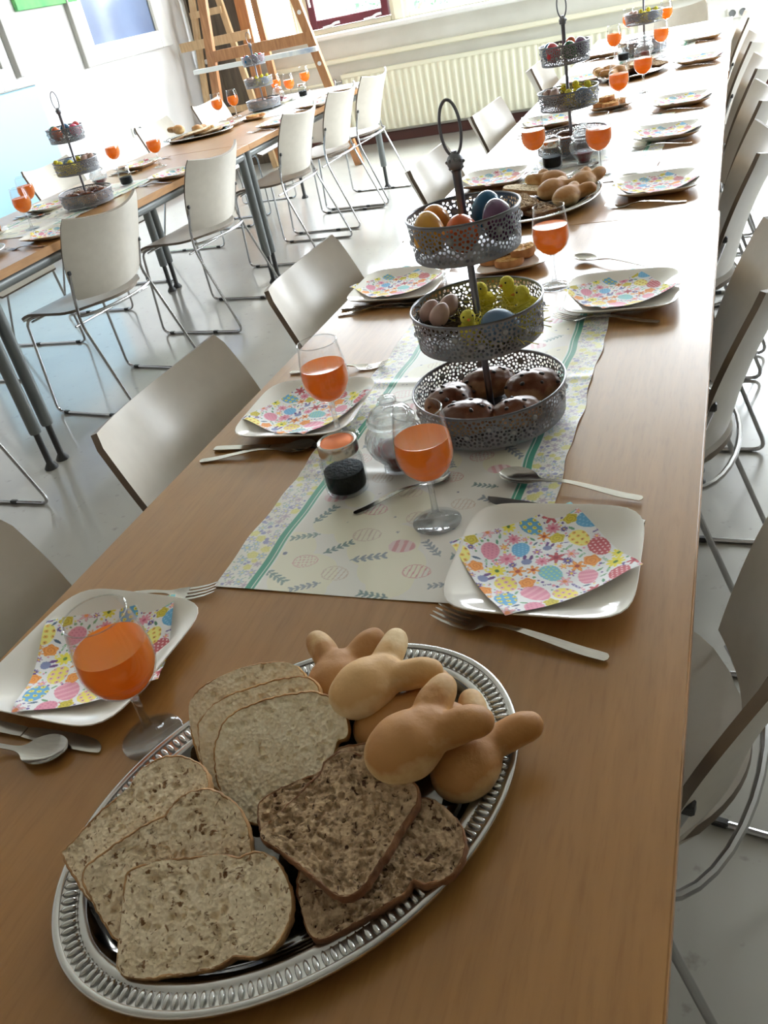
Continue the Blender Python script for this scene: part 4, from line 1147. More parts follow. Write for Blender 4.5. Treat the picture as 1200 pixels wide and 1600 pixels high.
def slice_meshes(pts, th, seed, pores, amp=1.0):
    P = [(x / 1000, y / 1000) for x, y in pts]
    ar = sum(P[i][0] * P[(i + 1) % len(P)][1] - P[(i + 1) % len(P)][0] * P[i][1] for i in range(len(P)))
    if ar < 0: P = P[::-1]
    P = np.array(smooth_path(P, 2, True)); N = 168
    d = np.r_[0, np.cumsum(np.hypot(*np.diff(np.vstack([P, P[:1]]), axis=0).T))]; q = np.linspace(0, d[-1], N, endpoint=False); C = np.vstack([P, P[:1]])
    O = np.stack([np.interp(q, d, C[:, 0]), np.interp(q, d, C[:, 1])], 1); c = O.mean(0)
    r = np.random.RandomState(seed); S = np.r_[0.0, np.linspace(0.03, 1.0, 64)]
    V = [];
    for s in S[1:]: V.append(c + (O - c) * s)
    V = np.vstack([c[None]] + V); Z = np.zeros(len(V)); dark = np.zeros(len(V))
    for k in range(pores):
        big = r.rand() ** 4; a = r.randint(N); s = math.sqrt(r.rand()) * 0.95; p = c + (O[a] - c) * s
        rx = 0.0008 + 0.0036 * big; ry = rx * r.uniform(0.4, 1.0); an = r.uniform(0, 3.14); D = V - p; u = (D[:, 0] * math.cos(an) + D[:, 1] * math.sin(an)) / rx; w = (-D[:, 0] * math.sin(an) + D[:, 1] * math.cos(an)) / ry
        h = np.clip(1 - (u * u + w * w), 0, 1); Z -= np.sqrt(h) * (0.0010 + 0.0026 * big) * amp
    for k in range(7): wv = r.normal(0, 1, 2) * 60; Z += 0.00022 * np.sin(V @ wv + r.rand() * 6)
    Z = np.maximum(Z, -0.0045); edge = np.linalg.norm(V - c, axis=1); top = [(x, y, th / 2 + z) for (x, y), z in zip(V, Z)]
    n = len(S) - 1; F = [(0, 1 + k, 1 + (k + 1) % N) for k in range(N)]
    for j in range(n - 1):
        for k in range(N): F.append((1 + j * N + k, 1 + (j + 1) * N + k, 1 + (j + 1) * N + (k + 1) % N, 1 + j * N + (k + 1) % N))
    cr = MB().add(top, F)
    cr.add([(x, y, -th / 2) for x, y in np.vstack([c[None], O])], [(0, 1 + (k + 1) % N, 1 + k) for k in range(N)])
    # crust: a bumpy band round the slice
    bump = sum(np.sin(np.arange(N) * 2 * PI / N * f + r.rand() * 6) * 0.00022 for f in (9, 17, 31, 47)); T = np.roll(O, -1, 0) - np.roll(O, 1, 0); T /= np.linalg.norm(T, axis=1)[:, None]; nrm = np.stack([T[:, 1], -T[:, 0]], 1)
    rows = [(-0.0014, th / 2 - 0.0002), (-0.0004, th / 2 + 0.0004), (0.0006, th / 2 - 0.0004), (0.0011, th * 0.2), (0.0011, -th * 0.2), (0.0006, -th / 2 + 0.0004), (-0.0004, -th / 2 - 0.0002), (-0.0014, -th / 2 + 0.0002)]
    v = []; f = []
    for j, (o, z) in enumerate(rows):
        for k in range(N): p = O[k] + nrm[k] * (o + bump[k] + r.normal(0, 0.00012)); v.append((p[0], p[1], z + r.normal(0, 0.00012)))
    for j in range(len(rows) - 1):
        for k in range(N): f.append((j * N + k, j * N + (k + 1) % N, (j + 1) * N + (k + 1) % N, (j + 1) * N + k))
    return cr, MB().add(v, f)


SL = {}
def bread(kind, key, pts, c, u, n, label, th=0.0115, group='bread slices on the nearest platter', pores=420):
    if key not in SL:
        a, b = slice_meshes(pts, th, len(SL) + 3, pores, 1.35 if kind == 'brown' else 1.0)
        SL[key] = (a.mesh('crumb', M['crumb_' + kind], True, 60), b.mesh('crust', M['crust_' + kind], True, 60))
    c, u, n = Vector(c), Vector(u).normalized(), Vector(n).normalized(); u = (u - n * u.dot(n)).normalized(); w = n.cross(u); c = c - n * th / 2
    t = thing('bread_slice', label, 'bread', (0, 0, 0), 0, group)
    t.matrix_world = Matrix(((u.x, w.x, n.x, c.x), (u.y, w.y, n.y, c.y), (u.z, w.z, n.z, c.z), (0, 0, 0, 1)))
    link('crumb', SL[key][0], t); link('crust', SL[key][1], t); return t


def make_toast():
    t = thing('toast_slice', '', 'toast'); r = random.Random(9); N = 40
    O = [((0.033 + 0.0022 * math.sin(5 * a)) * math.cos(a), (0.022 + 0.001 * math.sin(3 * a)) * math.sin(a)) for a in np.linspace(0, 2 * PI, N, endpoint=False)]
    mb = MB(); v = [(0, 0, 0.0165)]; f = [(0, 1 + k, 1 + (k + 1) % N) for k in range(N)]
    for j, s in enumerate((0.3, 0.6, 0.85, 0.98)):
        for x, y in O: v.append((x * s, y * s, 0.0160 + r.uniform(-0.0016, 0.0022) - (0.001 if j == 3 else 0)))
    for j in range(3):
        for k in range(N): f.append((1 + j * N + k, 1 + (j + 1) * N + k, 1 + (j + 1) * N + (k + 1) % N, 1 + j * N + (k + 1) % N))
    mb.add(v, f).build('topping', M['toast_top'], t)
    mb = MB(); rows = [(0.97, 0.0158), (1.0, 0.013), (1.01, 0.007), (0.99, 0.0015), (0.95, 0.0), (0.5, 0.0)]; v = []; f = []
    for s, z in rows: v += [(x * s, y * s, z) for x, y in O]
    for j in range(len(rows) - 1):
        for k in range(N): f.append((j * N + k, j * N + (k + 1) % N, (j + 1) * N + (k + 1) % N, (j + 1) * N + k))
    mb.add(v, f); mb.f.append(tuple(5 * N + k for k in range(N))); mb.mi.append(0); mb.build('crust', M['toast_crust'], t); return t


toast = Maker(make_toast())


def make_black_jar():
    t = thing('sprinkle_jar', '', 'jar')
    o = [(0, 0.0), (0.026, 0.0), (0.0305, 0.003), (0.0315, 0.010), (0.0315, 0.048), (0.0300, 0.055), (0.0262, 0.061), (0.0252, 0.064), (0.0252, 0.072)]
    i = [(max(0, r - 0.0022), z + (0.0035 if z < 0.02 else 0)) for r, z in o]
    MB().lathe(o + i[::-1], 40).build('glass_body', M['jar_glass'], t, sharp=60)
    MB().lathe([(0, 0.0042), (0.0225, 0.0044), (0.0278, 0.0085), (0.0288, 0.014), (0.0288, 0.0355), (0.020, 0.0372), (0, 0.0366)], 40).build('sprinkles', M['black_sugar'], t, stuff=False)
    l = MB().lathe([(0.0262, 0.064), (0.0285, 0.0645), (0.0290, 0.066), (0.0290, 0.078), (0.0280, 0.0815), (0.0262, 0.0825), (0.0250, 0.0818), (0.0238, 0.0805), (0.0236, 0.080)], 40).build('lid', M['lid_metal'], t)
    MB().lathe([(0, 0.0808), (0.0195, 0.0806), (0.0215, 0.0800), (0.0238, 0.0806)], 40).build('lid_disc', M['copper'], l, label='copper coloured disc in the lid'); return t


def make_jam_jar():
    t = thing('jam_jar', '', 'jar')
    def ribbed(prof, n, amp):
        mb = MB(); N = 120; v = []; f = []
        for r, z, a in prof:
            for k in range(N):
                th = 2 * PI * k / N; q = r * (1 + amp * a * abs(math.sin(n * th / 2))) ; v.append((q * math.cos(th), q * math.sin(th), z))
        for j in range(len(prof) - 1):
            for k in range(N): f.append((j * N + k, j * N + (k + 1) % N, (j + 1) * N + (k + 1) % N, (j + 1) * N + k))
        return mb.add(v, f)
    o = [(0.0002, 0, 0), (0.020, 0, 0), (0.0235, 0.002, 0), (0.0235, 0.008, 0), (0.0215, 0.013, 0), (0.026, 0.020, .6), (0.034, 0.031, 1), (0.0392, 0.043, 1), (0.0405, 0.053, 1), (0.0385, 0.062, 1), (0.034, 0.069, .6), (0.0315, 0.073, 0), (0.0325, 0.077, 0), (0.0335, 0.079, 0)]
    i = [(0.0002, 0.004, 0), (0.016, 0.004, 0), (0.0185, 0.012, 0), (0.0235, 0.021, .3), (0.0315, 0.032, .5), (0.0367, 0.043, .5), (0.038, 0.053, .5), (0.036, 0.062, .5), (0.0315, 0.069, 0), (0.0292, 0.073, 0), (0.030, 0.079, 0)]
    ribbed(o + i[::-1], 18, 0.085).build('glass_body', M['ribbed_glass'], t, sharp=80)
    MB().lathe([(0, 0.0042), (0.0155, 0.0042), (0.0178, 0.012), (0.0226, 0.021), (0.0306, 0.032), (0.0330, 0.036), (0.024, 0.0385), (0.012, 0.0372), (0, 0.038)], 40).build('jam', M['jam'], t)
    l = MB().lathe([(0.0275, 0.079), (0.0352, 0.0795), (0.0362, 0.082), (0.0345, 0.0855), (0.030, 0.087), (0.0318, 0.090), (0.0290, 0.0955), (0.022, 0.0995), (0.011, 0.1015), (0.0085, 0.104), (0.0105, 0.1075), (0.0135, 0.110), (0.0135, 0.1145), (0.010, 0.118), (0, 0.1185), (0, 0.1155), (0.008, 0.115), (0.0105, 0.112), (0.006, 0.105), (0.008, 0.0985), (0.02, 0.0965), (0.0265, 0.093), (0.0275, 0.079)], 40)
    l.build('lid', M['ribbed_glass'], t, sharp=60); return t


black_jar, jam_jar, glass = Maker(make_black_jar()), Maker(make_jam_jar()), Maker(make_glass())


# printed table runner: green stripes, flowered margins, outlined eggs and sprigs
def runner_mesh():
    Wd, Ln = 0.40, 0.905; nx, ny = 330, 746; r = random.Random(21); mot = []
    for k in range(26): mot.append(('dot', r.uniform(0.06, Wd - 0.06), r.uniform(0, Ln), r.uniform(0.02, 0.05), 0, (236, 233, 214), None))
    base = draw_print(nx, ny, Wd, Ln, (234, 232, 226), mot)
    mot = []; P = []
    def put(lst, s0, s1, n, gap, x0, x1):
        for _ in range(n):
            s = r.uniform(s0, s1); x, y = r.uniform(x0 + s * 0.5, x1 - s * 0.5), r.uniform(0.004, Ln)
            if all(math.hypot(x - a, y - b) > (s + c) * gap for a, b, c in P):
                P.append((x, y, s)); m = r.choice(lst); mot.append((m[0], x, y, s, r.uniform(-0.3, 0.3) if 'egg' in m[0] else r.uniform(0, 6.28), m[1], m[2] if len(m) > 2 else None))
    put([('eggline', (214, 164, 166)), ('eggdotline', (214, 164, 166)), ('eggfull', (214, 162, 168), (232, 212, 212)), ('eggline', (214, 200, 188))], 0.0165, 0.020, 260, 1.35, 0.07, Wd - 0.07)
    put([('sprig', (128, 150, 150)), ('sprig', (150, 160, 170)), ('sprig', (140, 160, 156))], 0.018, 0.024, 500, 1.0, 0.065, Wd - 0.065)
    put([('dot', (120, 124, 150)), ('flower', (176, 180, 186), (220, 214, 190))], 0.0014, 0.0036, 320, 1.6, 0.065, Wd - 0.065)
    for x0, x1 in ((0.0, 0.045), (Wd - 0.045, Wd)):
        put([('flower', (196, 196, 214), (226, 220, 150)), ('flower', (186, 206, 218), (232, 224, 160)), ('rose', (226, 222, 150), (206, 204, 140)), ('flower', (208, 196, 204), (180, 170, 190))], 0.005, 0.009, 1500, 0.8, x0, x1)
        put([('leaf', (176, 196, 176)), ('dot', (160, 160, 196))], 0.002, 0.005, 1500, 0.8, x0, x1)
    im = draw_print(nx, ny, Wd, Ln, (0, 0, 0), [])
    im[:] = base
    keep = draw_print(nx, ny, Wd, Ln, (-1, -1, -1), mot); mk = keep[:, :, 0] >= 0; im[mk] = keep[mk]
    xs = np.arange(nx) / (nx - 1) * Wd
    for a, b, c in ((0.046, 0.0535, (72, 152, 130)), (0.0535, 0.0558, (236, 238, 232)), (0.0558, 0.0595, (84, 160, 138)), (0.0595, 0.0615, (238, 240, 236))):
        im[:, (xs >= a) & (xs < b)] = c; im[:, (Wd - xs >= a) & (Wd - xs < b)] = c
    def fn(u, v):
        x, y = (u - 0.5) * Wd, (v - 0.5) * Ln
        z = 0.0008 + 0.0018 * math.exp(-((y + 0.175) / 0.012) ** 2) + 0.0018 * math.exp(-((y - 0.13) / 0.012) ** 2)
        e = min(u, 1 - u) * Wd; z += 0.0012 * (1 + math.sin(y * 46 + 3 * u)) * math.exp(-e / 0.012) + 0.0006 * (1 + math.sin(y * 31 + x * 22)) * math.exp(-(v * Ln) / 0.03)
        wob = 0.0022 * math.sin(y * 27 + 1.2) + 0.0012 * math.sin(y * 61); return (x + wob * abs(2 * u - 1), y, z)
    mb = MB().grid(fn, nx, ny); me = mb.mesh('table_runner', M['runner'], True); set_attr(me, slin(im.reshape(-1, 3))); return me


RUNNER = runner_mesh()
def runner(x, y, label, rz=0.0):
    o = link('table_runner', RUNNER); o.location = (x, y, TZ + 0.0002); o.rotation_euler = (0, 0, rz); return tag(o, label, 'table runner', 'printed table runners')


RZ = TZ + 0.0018   # resting height on a runner
# ------------------------------------------------------------------ the nearest platter: bread and rolls
MF=([-0.3608, 0.2762, 0.7764],[0.4584, 0.8535, 0.248],[0.1537, -0.3509, 0.9237],[(-76, 22), (-64, 33), (-52, 45), (-38, 60), (-24, 74), (-15, 68), (-5, 61), (15, 42), (35, 22), (42, 9), (51, 5), (58, -2), (61, -15), (57, -32), (49, -47), (37, -56), (22, -61), (8, -57), (-2, -49), (-6, -41), (-14, -40), (-28, -31), (-47, -14), (-65, 3)])
MM=([-0.4053, 0.3082, 0.7828],[0.6218, 0.7648, 0.1687],[0.2841, -0.4211, 0.8614],[(-71, 40), (-53, 42), (-33, 41), (-11, 40), (4, 37), (9, 34), (19, 40), (33, 40), (47, 34), (56, 22), (62, 4), (60, -14), (55, -29), (46, -43), (34, -49), (18, -48), (11, -42), (0, -41), (-27, -38), (-49, -34), (-68, -29), (-71, -15), (-72, 8)])
MB_=([-0.4532, 0.3361, 0.7896],[0.4846, 0.8485, 0.2128],[0.0926, -0.2916, 0.952],[(-70, 33), (-65, 32), (-41, 34), (-17, 35), (4, 31), (9, 34), (23, 38), (39, 33), (51, 23), (59, 8), (61, -7), (58, -19), (49, -30), (35, -38), (22, -41), (12, -36), (2, -40), (-28, -35), (-57, -30), (-73, -28), (-73, 3)])
WF=([-0.3586, 0.4318, 0.7845],[0.6511, 0.7066, 0.2773],[0.1665, -0.4893, 0.8561],[(-68, 24), (-55, 47), (-45, 54), (-34, 61), (-12, 59), (19, 46), (45, 30), (50, 24), (58, 11), (59, -3), (56, -15), (50, -25), (45, -27), (38, -23), (33, -28), (20, -36), (6, -46), (-16, -52), (-42, -49), (-62, -36), (-70, -23), (-73, 7)])
WM=([-0.3945, 0.4499, 0.7867],[0.5881, 0.7461, 0.3121],[0.1665, -0.4893, 0.8561],[(-57, 29), (-45, 47), (-35, 49), (-25, 51), (-12, 49), (9, 40), (31, 29), (51, 16), (63, 4), (63, -8), (59, -21), (45, -35), (41, -34), (27, -45), (5, -60), (-28, -58), (-56, -43), (-70, -17), (-66, 8)])
WB=([-0.4183, 0.4635, 0.7838],[0.3718, 0.8352, 0.4051],[0.1665, -0.4893, 0.8561],[(-49, 32), (-35, 48), (-24, 58), (-17, 59), (-2, 58), (11, 50), (36, 32), (52, 13), (64, -8), (61, -26), (53, -40), (37, -48), (31, -47), (14, -55), (-8, -61), (-38, -54), (-62, -31), (-70, -2), (-56, 22)])
BT=([-0.2755, 0.371, 0.7932],[0.4752, 0.8739, 0.1022],[0.0607, -0.1485, 0.9871],[(-63, 42), (-46, 44), (-22, 43), (-2, 44), (10, 44), (16, 49), (28, 49), (39, 42), (45, 27), (49, 0), (55, -17), (55, -28), (48, -37), (36, -42), (20, -43), (0, -50), (-18, -52), (-35, -56), (-50, -49), (-53, -27), (-55, -3), (-57, 20)])
B3=([-0.2979, 0.3911, 0.7844],[0.6207, 0.7801, 0.0791],[0.0607, -0.1485, 0.9871],[(-56, 36), (-41, 37), (-22, 33), (-7, 28), (9, 25), (26, 36), (39, 30), (55, 19), (60, 7), (63, -15), (62, -31), (31, -46), (-12, -64), (-34, -61), (-48, -35), (-59, -13), (-67, 13)])
BU=([-0.2309, 0.3483, 0.7706],[0.9917, 0.1157, -0.0561],[0.0735, -0.1514, 0.9857],[(-79, -19), (-59, -54), (-51, -63), (-41, -63), (-17, -45), (5, -29), (15, -19), (17, -10), (24, -14), (38, -10), (50, 1), (55, 14), (54, 28), (45, 42), (31, 53), (18, 59), (6, 55), (-9, 45), (-38, 27), (-65, 5)])
ORD = ['nearest', 'second', 'third', 'fourth', 'fifth', 'sixth', 'seventh']
tray((-0.345, 0.402, TZ), math.radians(54.5), 'big oval steel platter of bread slices and rolls, nearest the camera')


def sl(kind, key, S, label, pores=420): return bread(kind, key, S[3], S[0], S[1], S[2], label, pores=pores)


sl('grain', 'MB', MB_, 'multigrain slice at the back of its trio, touching the platter rim by the glass foot')
sl('grain', 'MM', MM, 'multigrain slice between the two others of its trio')
sl('grain', 'MF', MF, 'multigrain slice lying on top of its trio, nearest the camera, with big pores')
sl('white', 'WB', WB, 'white bread slice rearmost of the three, against the tall platter side', 300)
sl('white', 'WM', WM, 'white bread slice in the middle of the three white ones', 300)
sl('white', 'WF', WF, 'white bread slice in front of the white ones, one dark pore', 300)
sl('brown', 'BU', BU, 'brown wholemeal slice at the bottom, beside the right platter rim', 700)
sl('brown', 'B3', B3, 'brown wholemeal slice mostly hidden under the square brown one', 700)
sl('brown', 'BT', BT, 'square brown wholemeal slice lying on top in the platter centre', 700)
bunny((-0.350, 0.527, TZ + 0.014), 1.75, 'bunny roll standing rearmost on the platter, ears to the runner', 1, 0.18, 0.0, 0.92)
bunny((-0.300, 0.503, TZ + 0.040), 0.90, 'palest bunny roll, lying on the rearmost roll with ears to the right', 3, 0.10, 0.0, 0.9)
bunny((-0.272, 0.486, TZ + 0.012), 0.62, 'bunny roll half hidden between the pale and the golden roll', 0, 0.08, 0.0, 0.92)
bunny((-0.196, 0.462, TZ + 0.008), 1.25, 'bunny roll nearest the right platter rim with one ear over the edge', 1, 0.16, 0.0, 0.92)
bunny((-0.237, 0.441, TZ + 0.043), 0.90, 'golden bunny roll on top of the heap beside the brown slices', 0, 0.10, 0.0, 0.96)

# ------------------------------------------------------------------ long table
for x, y, lb in ((-0.402, 1.146, 'printed runner under the nearest cake stand with visible egg pattern'), (-0.40, 3.0, 'printed runner under the second cake stand of the long table'), (-0.40, 5.15, 'printed runner under the far cake stand of the long table')): runner(x, y, lb)

RIGHT = [(-0.187, 0.766, -53, True), (-0.192, 1.617, -53, True), (-0.186, 2.417, -48, False), (-0.199, 3.056, -60, False), (-0.184, 3.607, -50, False), (-0.160, 4.584, -40, False), (-0.174, 5.396, -55, False)]
for k, (x, y, a, near) in enumerate(RIGHT):
    o = ORD[k]; z = TZ + 0.0022 if k in (0, 1, 3, 5) else TZ
    plate(x, y, 'white square plate, %s in the right row of the long table' % o, 0.04 * ((k * 7) % 3 - 1) + 0.05, z=z)
    napkin(x - 0.005, y + 0.006 * (k % 2), math.radians(a), 'flower printed napkin on the %s plate of the right row' % o, near, z=z)
    sp = {0: ((-0.288, 0.964), (-0.092, 0.914)), 1: ((-0.318, 1.878), (-0.150, 1.790))}.get(k, ((x - 0.105, y + 0.15), (x + 0.09, y + 0.125)))
    cutlery('spoon', *sp, 'spoon behind the %s plate of the right row' % o, z + 0.0005)
    kn = {0: ((-0.291, 0.905), (-0.088, 0.860))}.get(k, ((x - 0.12, y + 0.118), (x + 0.075, y + 0.095)))
    cutlery('knife', *kn, 'knife half under the %s plate of the right row' % o, z)
    fk = {0: ((-0.294, 0.671), (-0.102, 0.626)), 1: ((-0.306, 1.537), (-0.114, 1.488))}.get(k, ((x - 0.115, y - 0.135), (x + 0.08, y - 0.155)))
    cutlery('fork', *fk, 'fork in front of the %s plate of the right row' % o, z)
LEFT = [(-0.680, 0.544, -64, True), (-0.667, 1.154, -23, True), (-0.698, 1.764, -37, True), (-0.698, 2.708, -45, False), (-0.672, 3.559, -45, False), (-0.687, 4.545, -40, False), (-0.696, 5.396, -45, False)]
for k, (x, y, a, near) in enumerate(LEFT):
    o = ORD[k]
    nx, ny = {0: (-0.668, 0.546), 1: (-0.665, 1.152), 2: (-0.708, 1.775)}.get(k, (x + 0.01, y - 0.01))
    plate(x, y, 'white square plate, %s in the left row of the long table' % o, 0.05 * ((k * 5) % 3 - 1), z=TZ + (0.0022 if k in (1,) else 0))
    napkin(nx, ny, math.radians(a), 'flower printed napkin on the %s plate of the left row' % o, near, z=TZ + (0.0022 if k in (1,) else 0))
    kn = {0: ((-0.588, 0.428), (-0.793, 0.434)), 1: ((-0.586, 1.052), (-0.790, 1.040)), 2: ((-0.602, 1.655), (-0.805, 1.668))}.get(k, ((x + 0.115, y - 0.142), (x - 0.09, y - 0.15)))
    cutlery('knife', *kn, 'knife on the near side of the %s plate of the left row' % o)
    sp = {0: ((-0.622, 0.414), (-0.815, 0.392)), 1: ((-0.617, 1.046), (-0.790, 1.004)), 2: ((-0.618, 1.686), (-0.797, 1.630))}.get(k, ((x + 0.09, y - 0.16), (x - 0.09, y - 0.195)))
    cutlery('spoon', *sp, 'spoon beside the knife at the %s plate of the left row' % o)
    fk = {0: ((-0.594, 0.684), (-0.780, 0.640)), 1: ((-0.590, 1.352), (-0.785, 1.335))}.get(k, ((x + 0.10, y + 0.135), (x - 0.09, y + 0.135)))
    cutlery('fork', *fk, 'fork behind the %s plate of the left row' % o)

GG = 'wine glasses of orange juice'
for x, y, z, lb in ((-0.540, 0.453, 0, 'large near wine glass of orange juice between left plate and bread platter'),
                    (-0.346, 0.853, RZ - TZ, 'wine glass of orange juice on the runner in front of the jam jar'),
                    (-0.577, 1.078, RZ - TZ, 'wine glass of orange juice before the second left plate, behind the black jar'),
                    (-0.566, 1.690, 0, 'wine glass of orange juice half hidden behind the top tier of the front stand'),
                    (-0.339, 1.722, 0, 'wine glass of orange juice beside the toast plate'),
                    (-0.571, 2.757, RZ - TZ, 'wine glass of orange juice left of the second black jar'),
                    (-0.360, 2.640, RZ - TZ, 'wine glass of orange juice before the second jam jar'),
                    (-0.413, 3.655, 0, 'wine glass of orange juice in front of the second toast plate'),
                    (-0.353, 3.985, 0, 'wine glass of orange juice before the far platter'),
                    (-0.590, 5.08, RZ - TZ, 'wine glass of orange juice left of the far black jar'),
                    (-0.348, 4.93, RZ - TZ, 'wine glass of orange juice right of the far jam jar'),
                    (-0.600, 5.93, 0, 'wine glass of orange juice behind the far cake stand on its left'),
                    (-0.395, 6.02, 0, 'wine glass of orange juice farthest along the long table')):
    g_ = glass((x, y, TZ + z + 0.0004), 0, lb, GG)
    if y < 0.5: g_.scale = (1.07, 1.07, 1.07)

for (bx, by), (jx, jy), (h, tl), w in (((-0.502, 0.925), (-0.441, 0.985), ((-0.362, 0.966), (-0.467, 0.866)), 'near'), ((-0.527, 2.80), (-0.430, 2.81), ((-0.385, 2.775), (-0.47, 2.66)), 'second'), ((-0.540, 5.03), (-0.430, 4.965), ((-0.37, 4.88), (-0.47, 4.80)), 'far')):
    black_jar((bx, by, RZ + 0.0004), 0, {'near': 'glass jar of black sprinkles with copper lid on the near runner', 'second': 'jar of black sprinkles on the second runner of the long table', 'far': 'small jar of black sprinkles on the far runner'}[w], 'jars of black sprinkles')
    jam_jar((jx, jy, RZ + 0.0004), 0.3, {'near': 'ribbed glass jar of red jam with knobbed glass lid on near runner', 'second': 'ribbed glass jam jar on the second runner of the long table', 'far': 'ribbed glass jam jar on the far runner before the cake stand'}[w], 'glass jam jars')
    cutlery('spoon', h, tl, {'near': 'small jam spoon lying on the runner below the near jam jar', 'second': 'jam spoon beside the second jam jar', 'far': 'jam spoon beside the far jam jar'}[w], RZ, scale=0.76)


def filled_stand(x, y, where, rot, tops, near=False, z=RZ):
    """a cake stand with its eggs, nests, chicks and buns; where names the stand in the labels"""
    stand((x, y, z + 0.0003), 0, {0: 'three-tier lace metal cake stand nearest the camera', 1: 'three-tier cake stand second along the long table', 2: 'three-tier cake stand farthest along the long table', 3: 'leaning three-tier cake stand on the left table before the blue panel', 4: 'three-tier cake stand on the left table in front of the easel'}[where], 'three-tier cake stands', rot=rot)
    R = Matrix.LocRotScale(Vector((x, y, z + 0.0003)), __import__('mathutils').Euler(rot), None)
    nm = ('the front stand', 'the second stand', 'the far stand', 'the leaning stand', 'the easel stand')[where]
    P = lambda a, b, c: R @ Vector((a, b, c))
    pos = ((-0.046, 0.014), (-0.040, -0.036), (0.010, -0.050), (0.050, -0.008), (0.022, 0.045))
    desc = ('left rear', 'left front', 'front', 'right', 'rear')
    for k, (rgb, cn) in enumerate(tops):
        a, b = pos[k]; egg(P(a, b, 0.3075), rgb, '%s egg, %s in the top tier of %s' % (cn, desc[k], nm), (0.62 * math.cos(k * 2.1), 0.62 * math.sin(k * 2.1 + 0.5), k * 1.1), group='dyed eggs in the top tier of ' + nm)
    grass(P(0.022, 0.012, 0.144), 'yellow paper grass in the middle tier of %s' % nm, 0.4)
    nest(P(-0.050, -0.012, 0.160), 'dark twig nest in the middle tier of %s' % nm, 0.5, 0.25)
    for k, (a, b, s) in enumerate(((-0.066, -0.016, 'leftmost'), (-0.046, -0.032, 'front'), (-0.042, 0.002, 'rear'))):
        egg(P(a, b, 0.190), (198, 164, 152), '%s small pinkish egg in the twig nest of %s' % (s, nm), (0.5 * k - 0.3, 0.6, k), 0.62, 'small eggs in the nest of ' + nm, 0.5)
    ch = [((-0.004, 0.056, 0.156), -1.9, 'behind the pole'), ((0.036, 0.066, 0.158), -2.2, 'at the rear'), ((0.070, 0.018, 0.158), -2.8, 'at the right rim'), ((-0.004, -0.040, 0.152), -1.2, 'before the pole')]
    for p, h, s in ch: chick(P(*p), h, 'fluffy yellow toy chick %s in the mid tier of %s' % (s, nm), 'toy chicks on ' + nm)
    egg(P(0.044, -0.044, 0.172), (104, 134, 168), 'pale blue egg at the front of the middle tier of %s' % nm, (PI / 2, 0.1, 1.2), 1.05, None, 0.5)
    for k, (a, b, rz, tl, s) in enumerate(((-0.067, -0.010, 1.0, 0.25, 'left'), (-0.014, 0.048, 0.3, -0.2, 'rear'), (0.060, 0.034, 0.5, 0.2, 'right'), (-0.022, -0.066, 0.2, 0.1, 'front'), (0.052, -0.048, 0.5, 0.0, 'right front'))):
        bun(P(a * 0.97, b * 0.97, 0.0145), rz, 'glossy raisin bun, %s in the bottom tier of %s' % (s, nm), k % 2, 0.95 if k != 4 else 0.84, tl * 0.6, 'raisin buns in the bottom tier of ' + nm)


ORA, YEL_, RDO, PUR_, BLU, GRE, RED_, PNK = (226, 148, 62), (216, 158, 56), (222, 104, 52), (92, 50, 92), (32, 96, 140), (52, 110, 70), (196, 52, 60), (222, 96, 130)
filled_stand(-0.335, 1.133, 0, (0.012, -0.010, 0.0), ((ORA, 'orange'), (YEL_, 'yellow-orange'), (RDO, 'red-orange'), (PUR_, 'purple'), (BLU, 'blue')), True)
filled_stand(-0.494, 2.99, 1, (0, -0.012, 0.25), ((BLU, 'blue'), (RED_, 'red'), (GRE, 'green'), (PUR_, 'purple'), (RDO, 'orange')))
filled_stand(-0.452, 5.20, 2, (0, 0, 0.2), ((RDO, 'orange'), (BLU, 'blue'), (RED_, 'red'), (GRE, 'green'), (PNK, 'pink')))
filled_stand(-2.662, 3.20, 3, (-0.02, -0.035, 3.49), ((PNK, 'pink'), (RED_, 'red'), (BLU, 'blue'), (GRE, 'green'), (RDO, 'orange')))
filled_stand(-2.950, 5.60, 4, (0, 0, 0.5), ((PNK, 'pink'), (BLU, 'blue'), (PUR_, 'purple'), (RED_, 'red'), (GRE, 'green')))


def toast_plate(x, y, rz, w, n):
    plate(x, y, 'small white plate of toast slices %s' % w, rz, 0.82, 'toast plates')
    sp = ((-0.030, 0.012, 0.0072, 0.2), (0.030, 0.020, 0.0072, -0.3), (0.002, -0.030, 0.0072, 0.15), (-0.006, 0.018, 0.0245, 0.4), (0.036, -0.016, 0.0235, 0.7))
    for k, (a, b, c, r) in enumerate(sp[:n]):
        px, py = x + a * math.cos(rz) - b * math.sin(rz), y + a * math.sin(rz) + b * math.cos(rz)
        toast((px, py, TZ + c), rz + r, ('left', 'rear', 'front', 'upper', 'upper right')[k] + ' golden toast slice on the plate %s' % w, 'toast slices on the plate ' + w)


toast_plate(-0.475, 1.890, 0.32, 'behind the front cake stand', 5)
toast_plate(-0.462, 3.740, 0.2, 'behind the second cake stand', 4)
toast_plate(-2.935, 2.830, 0.9, 'at the left picture edge', 5)
toast_plate(-2.825, 5.200, 0.2, 'before the easel side stand', 3)


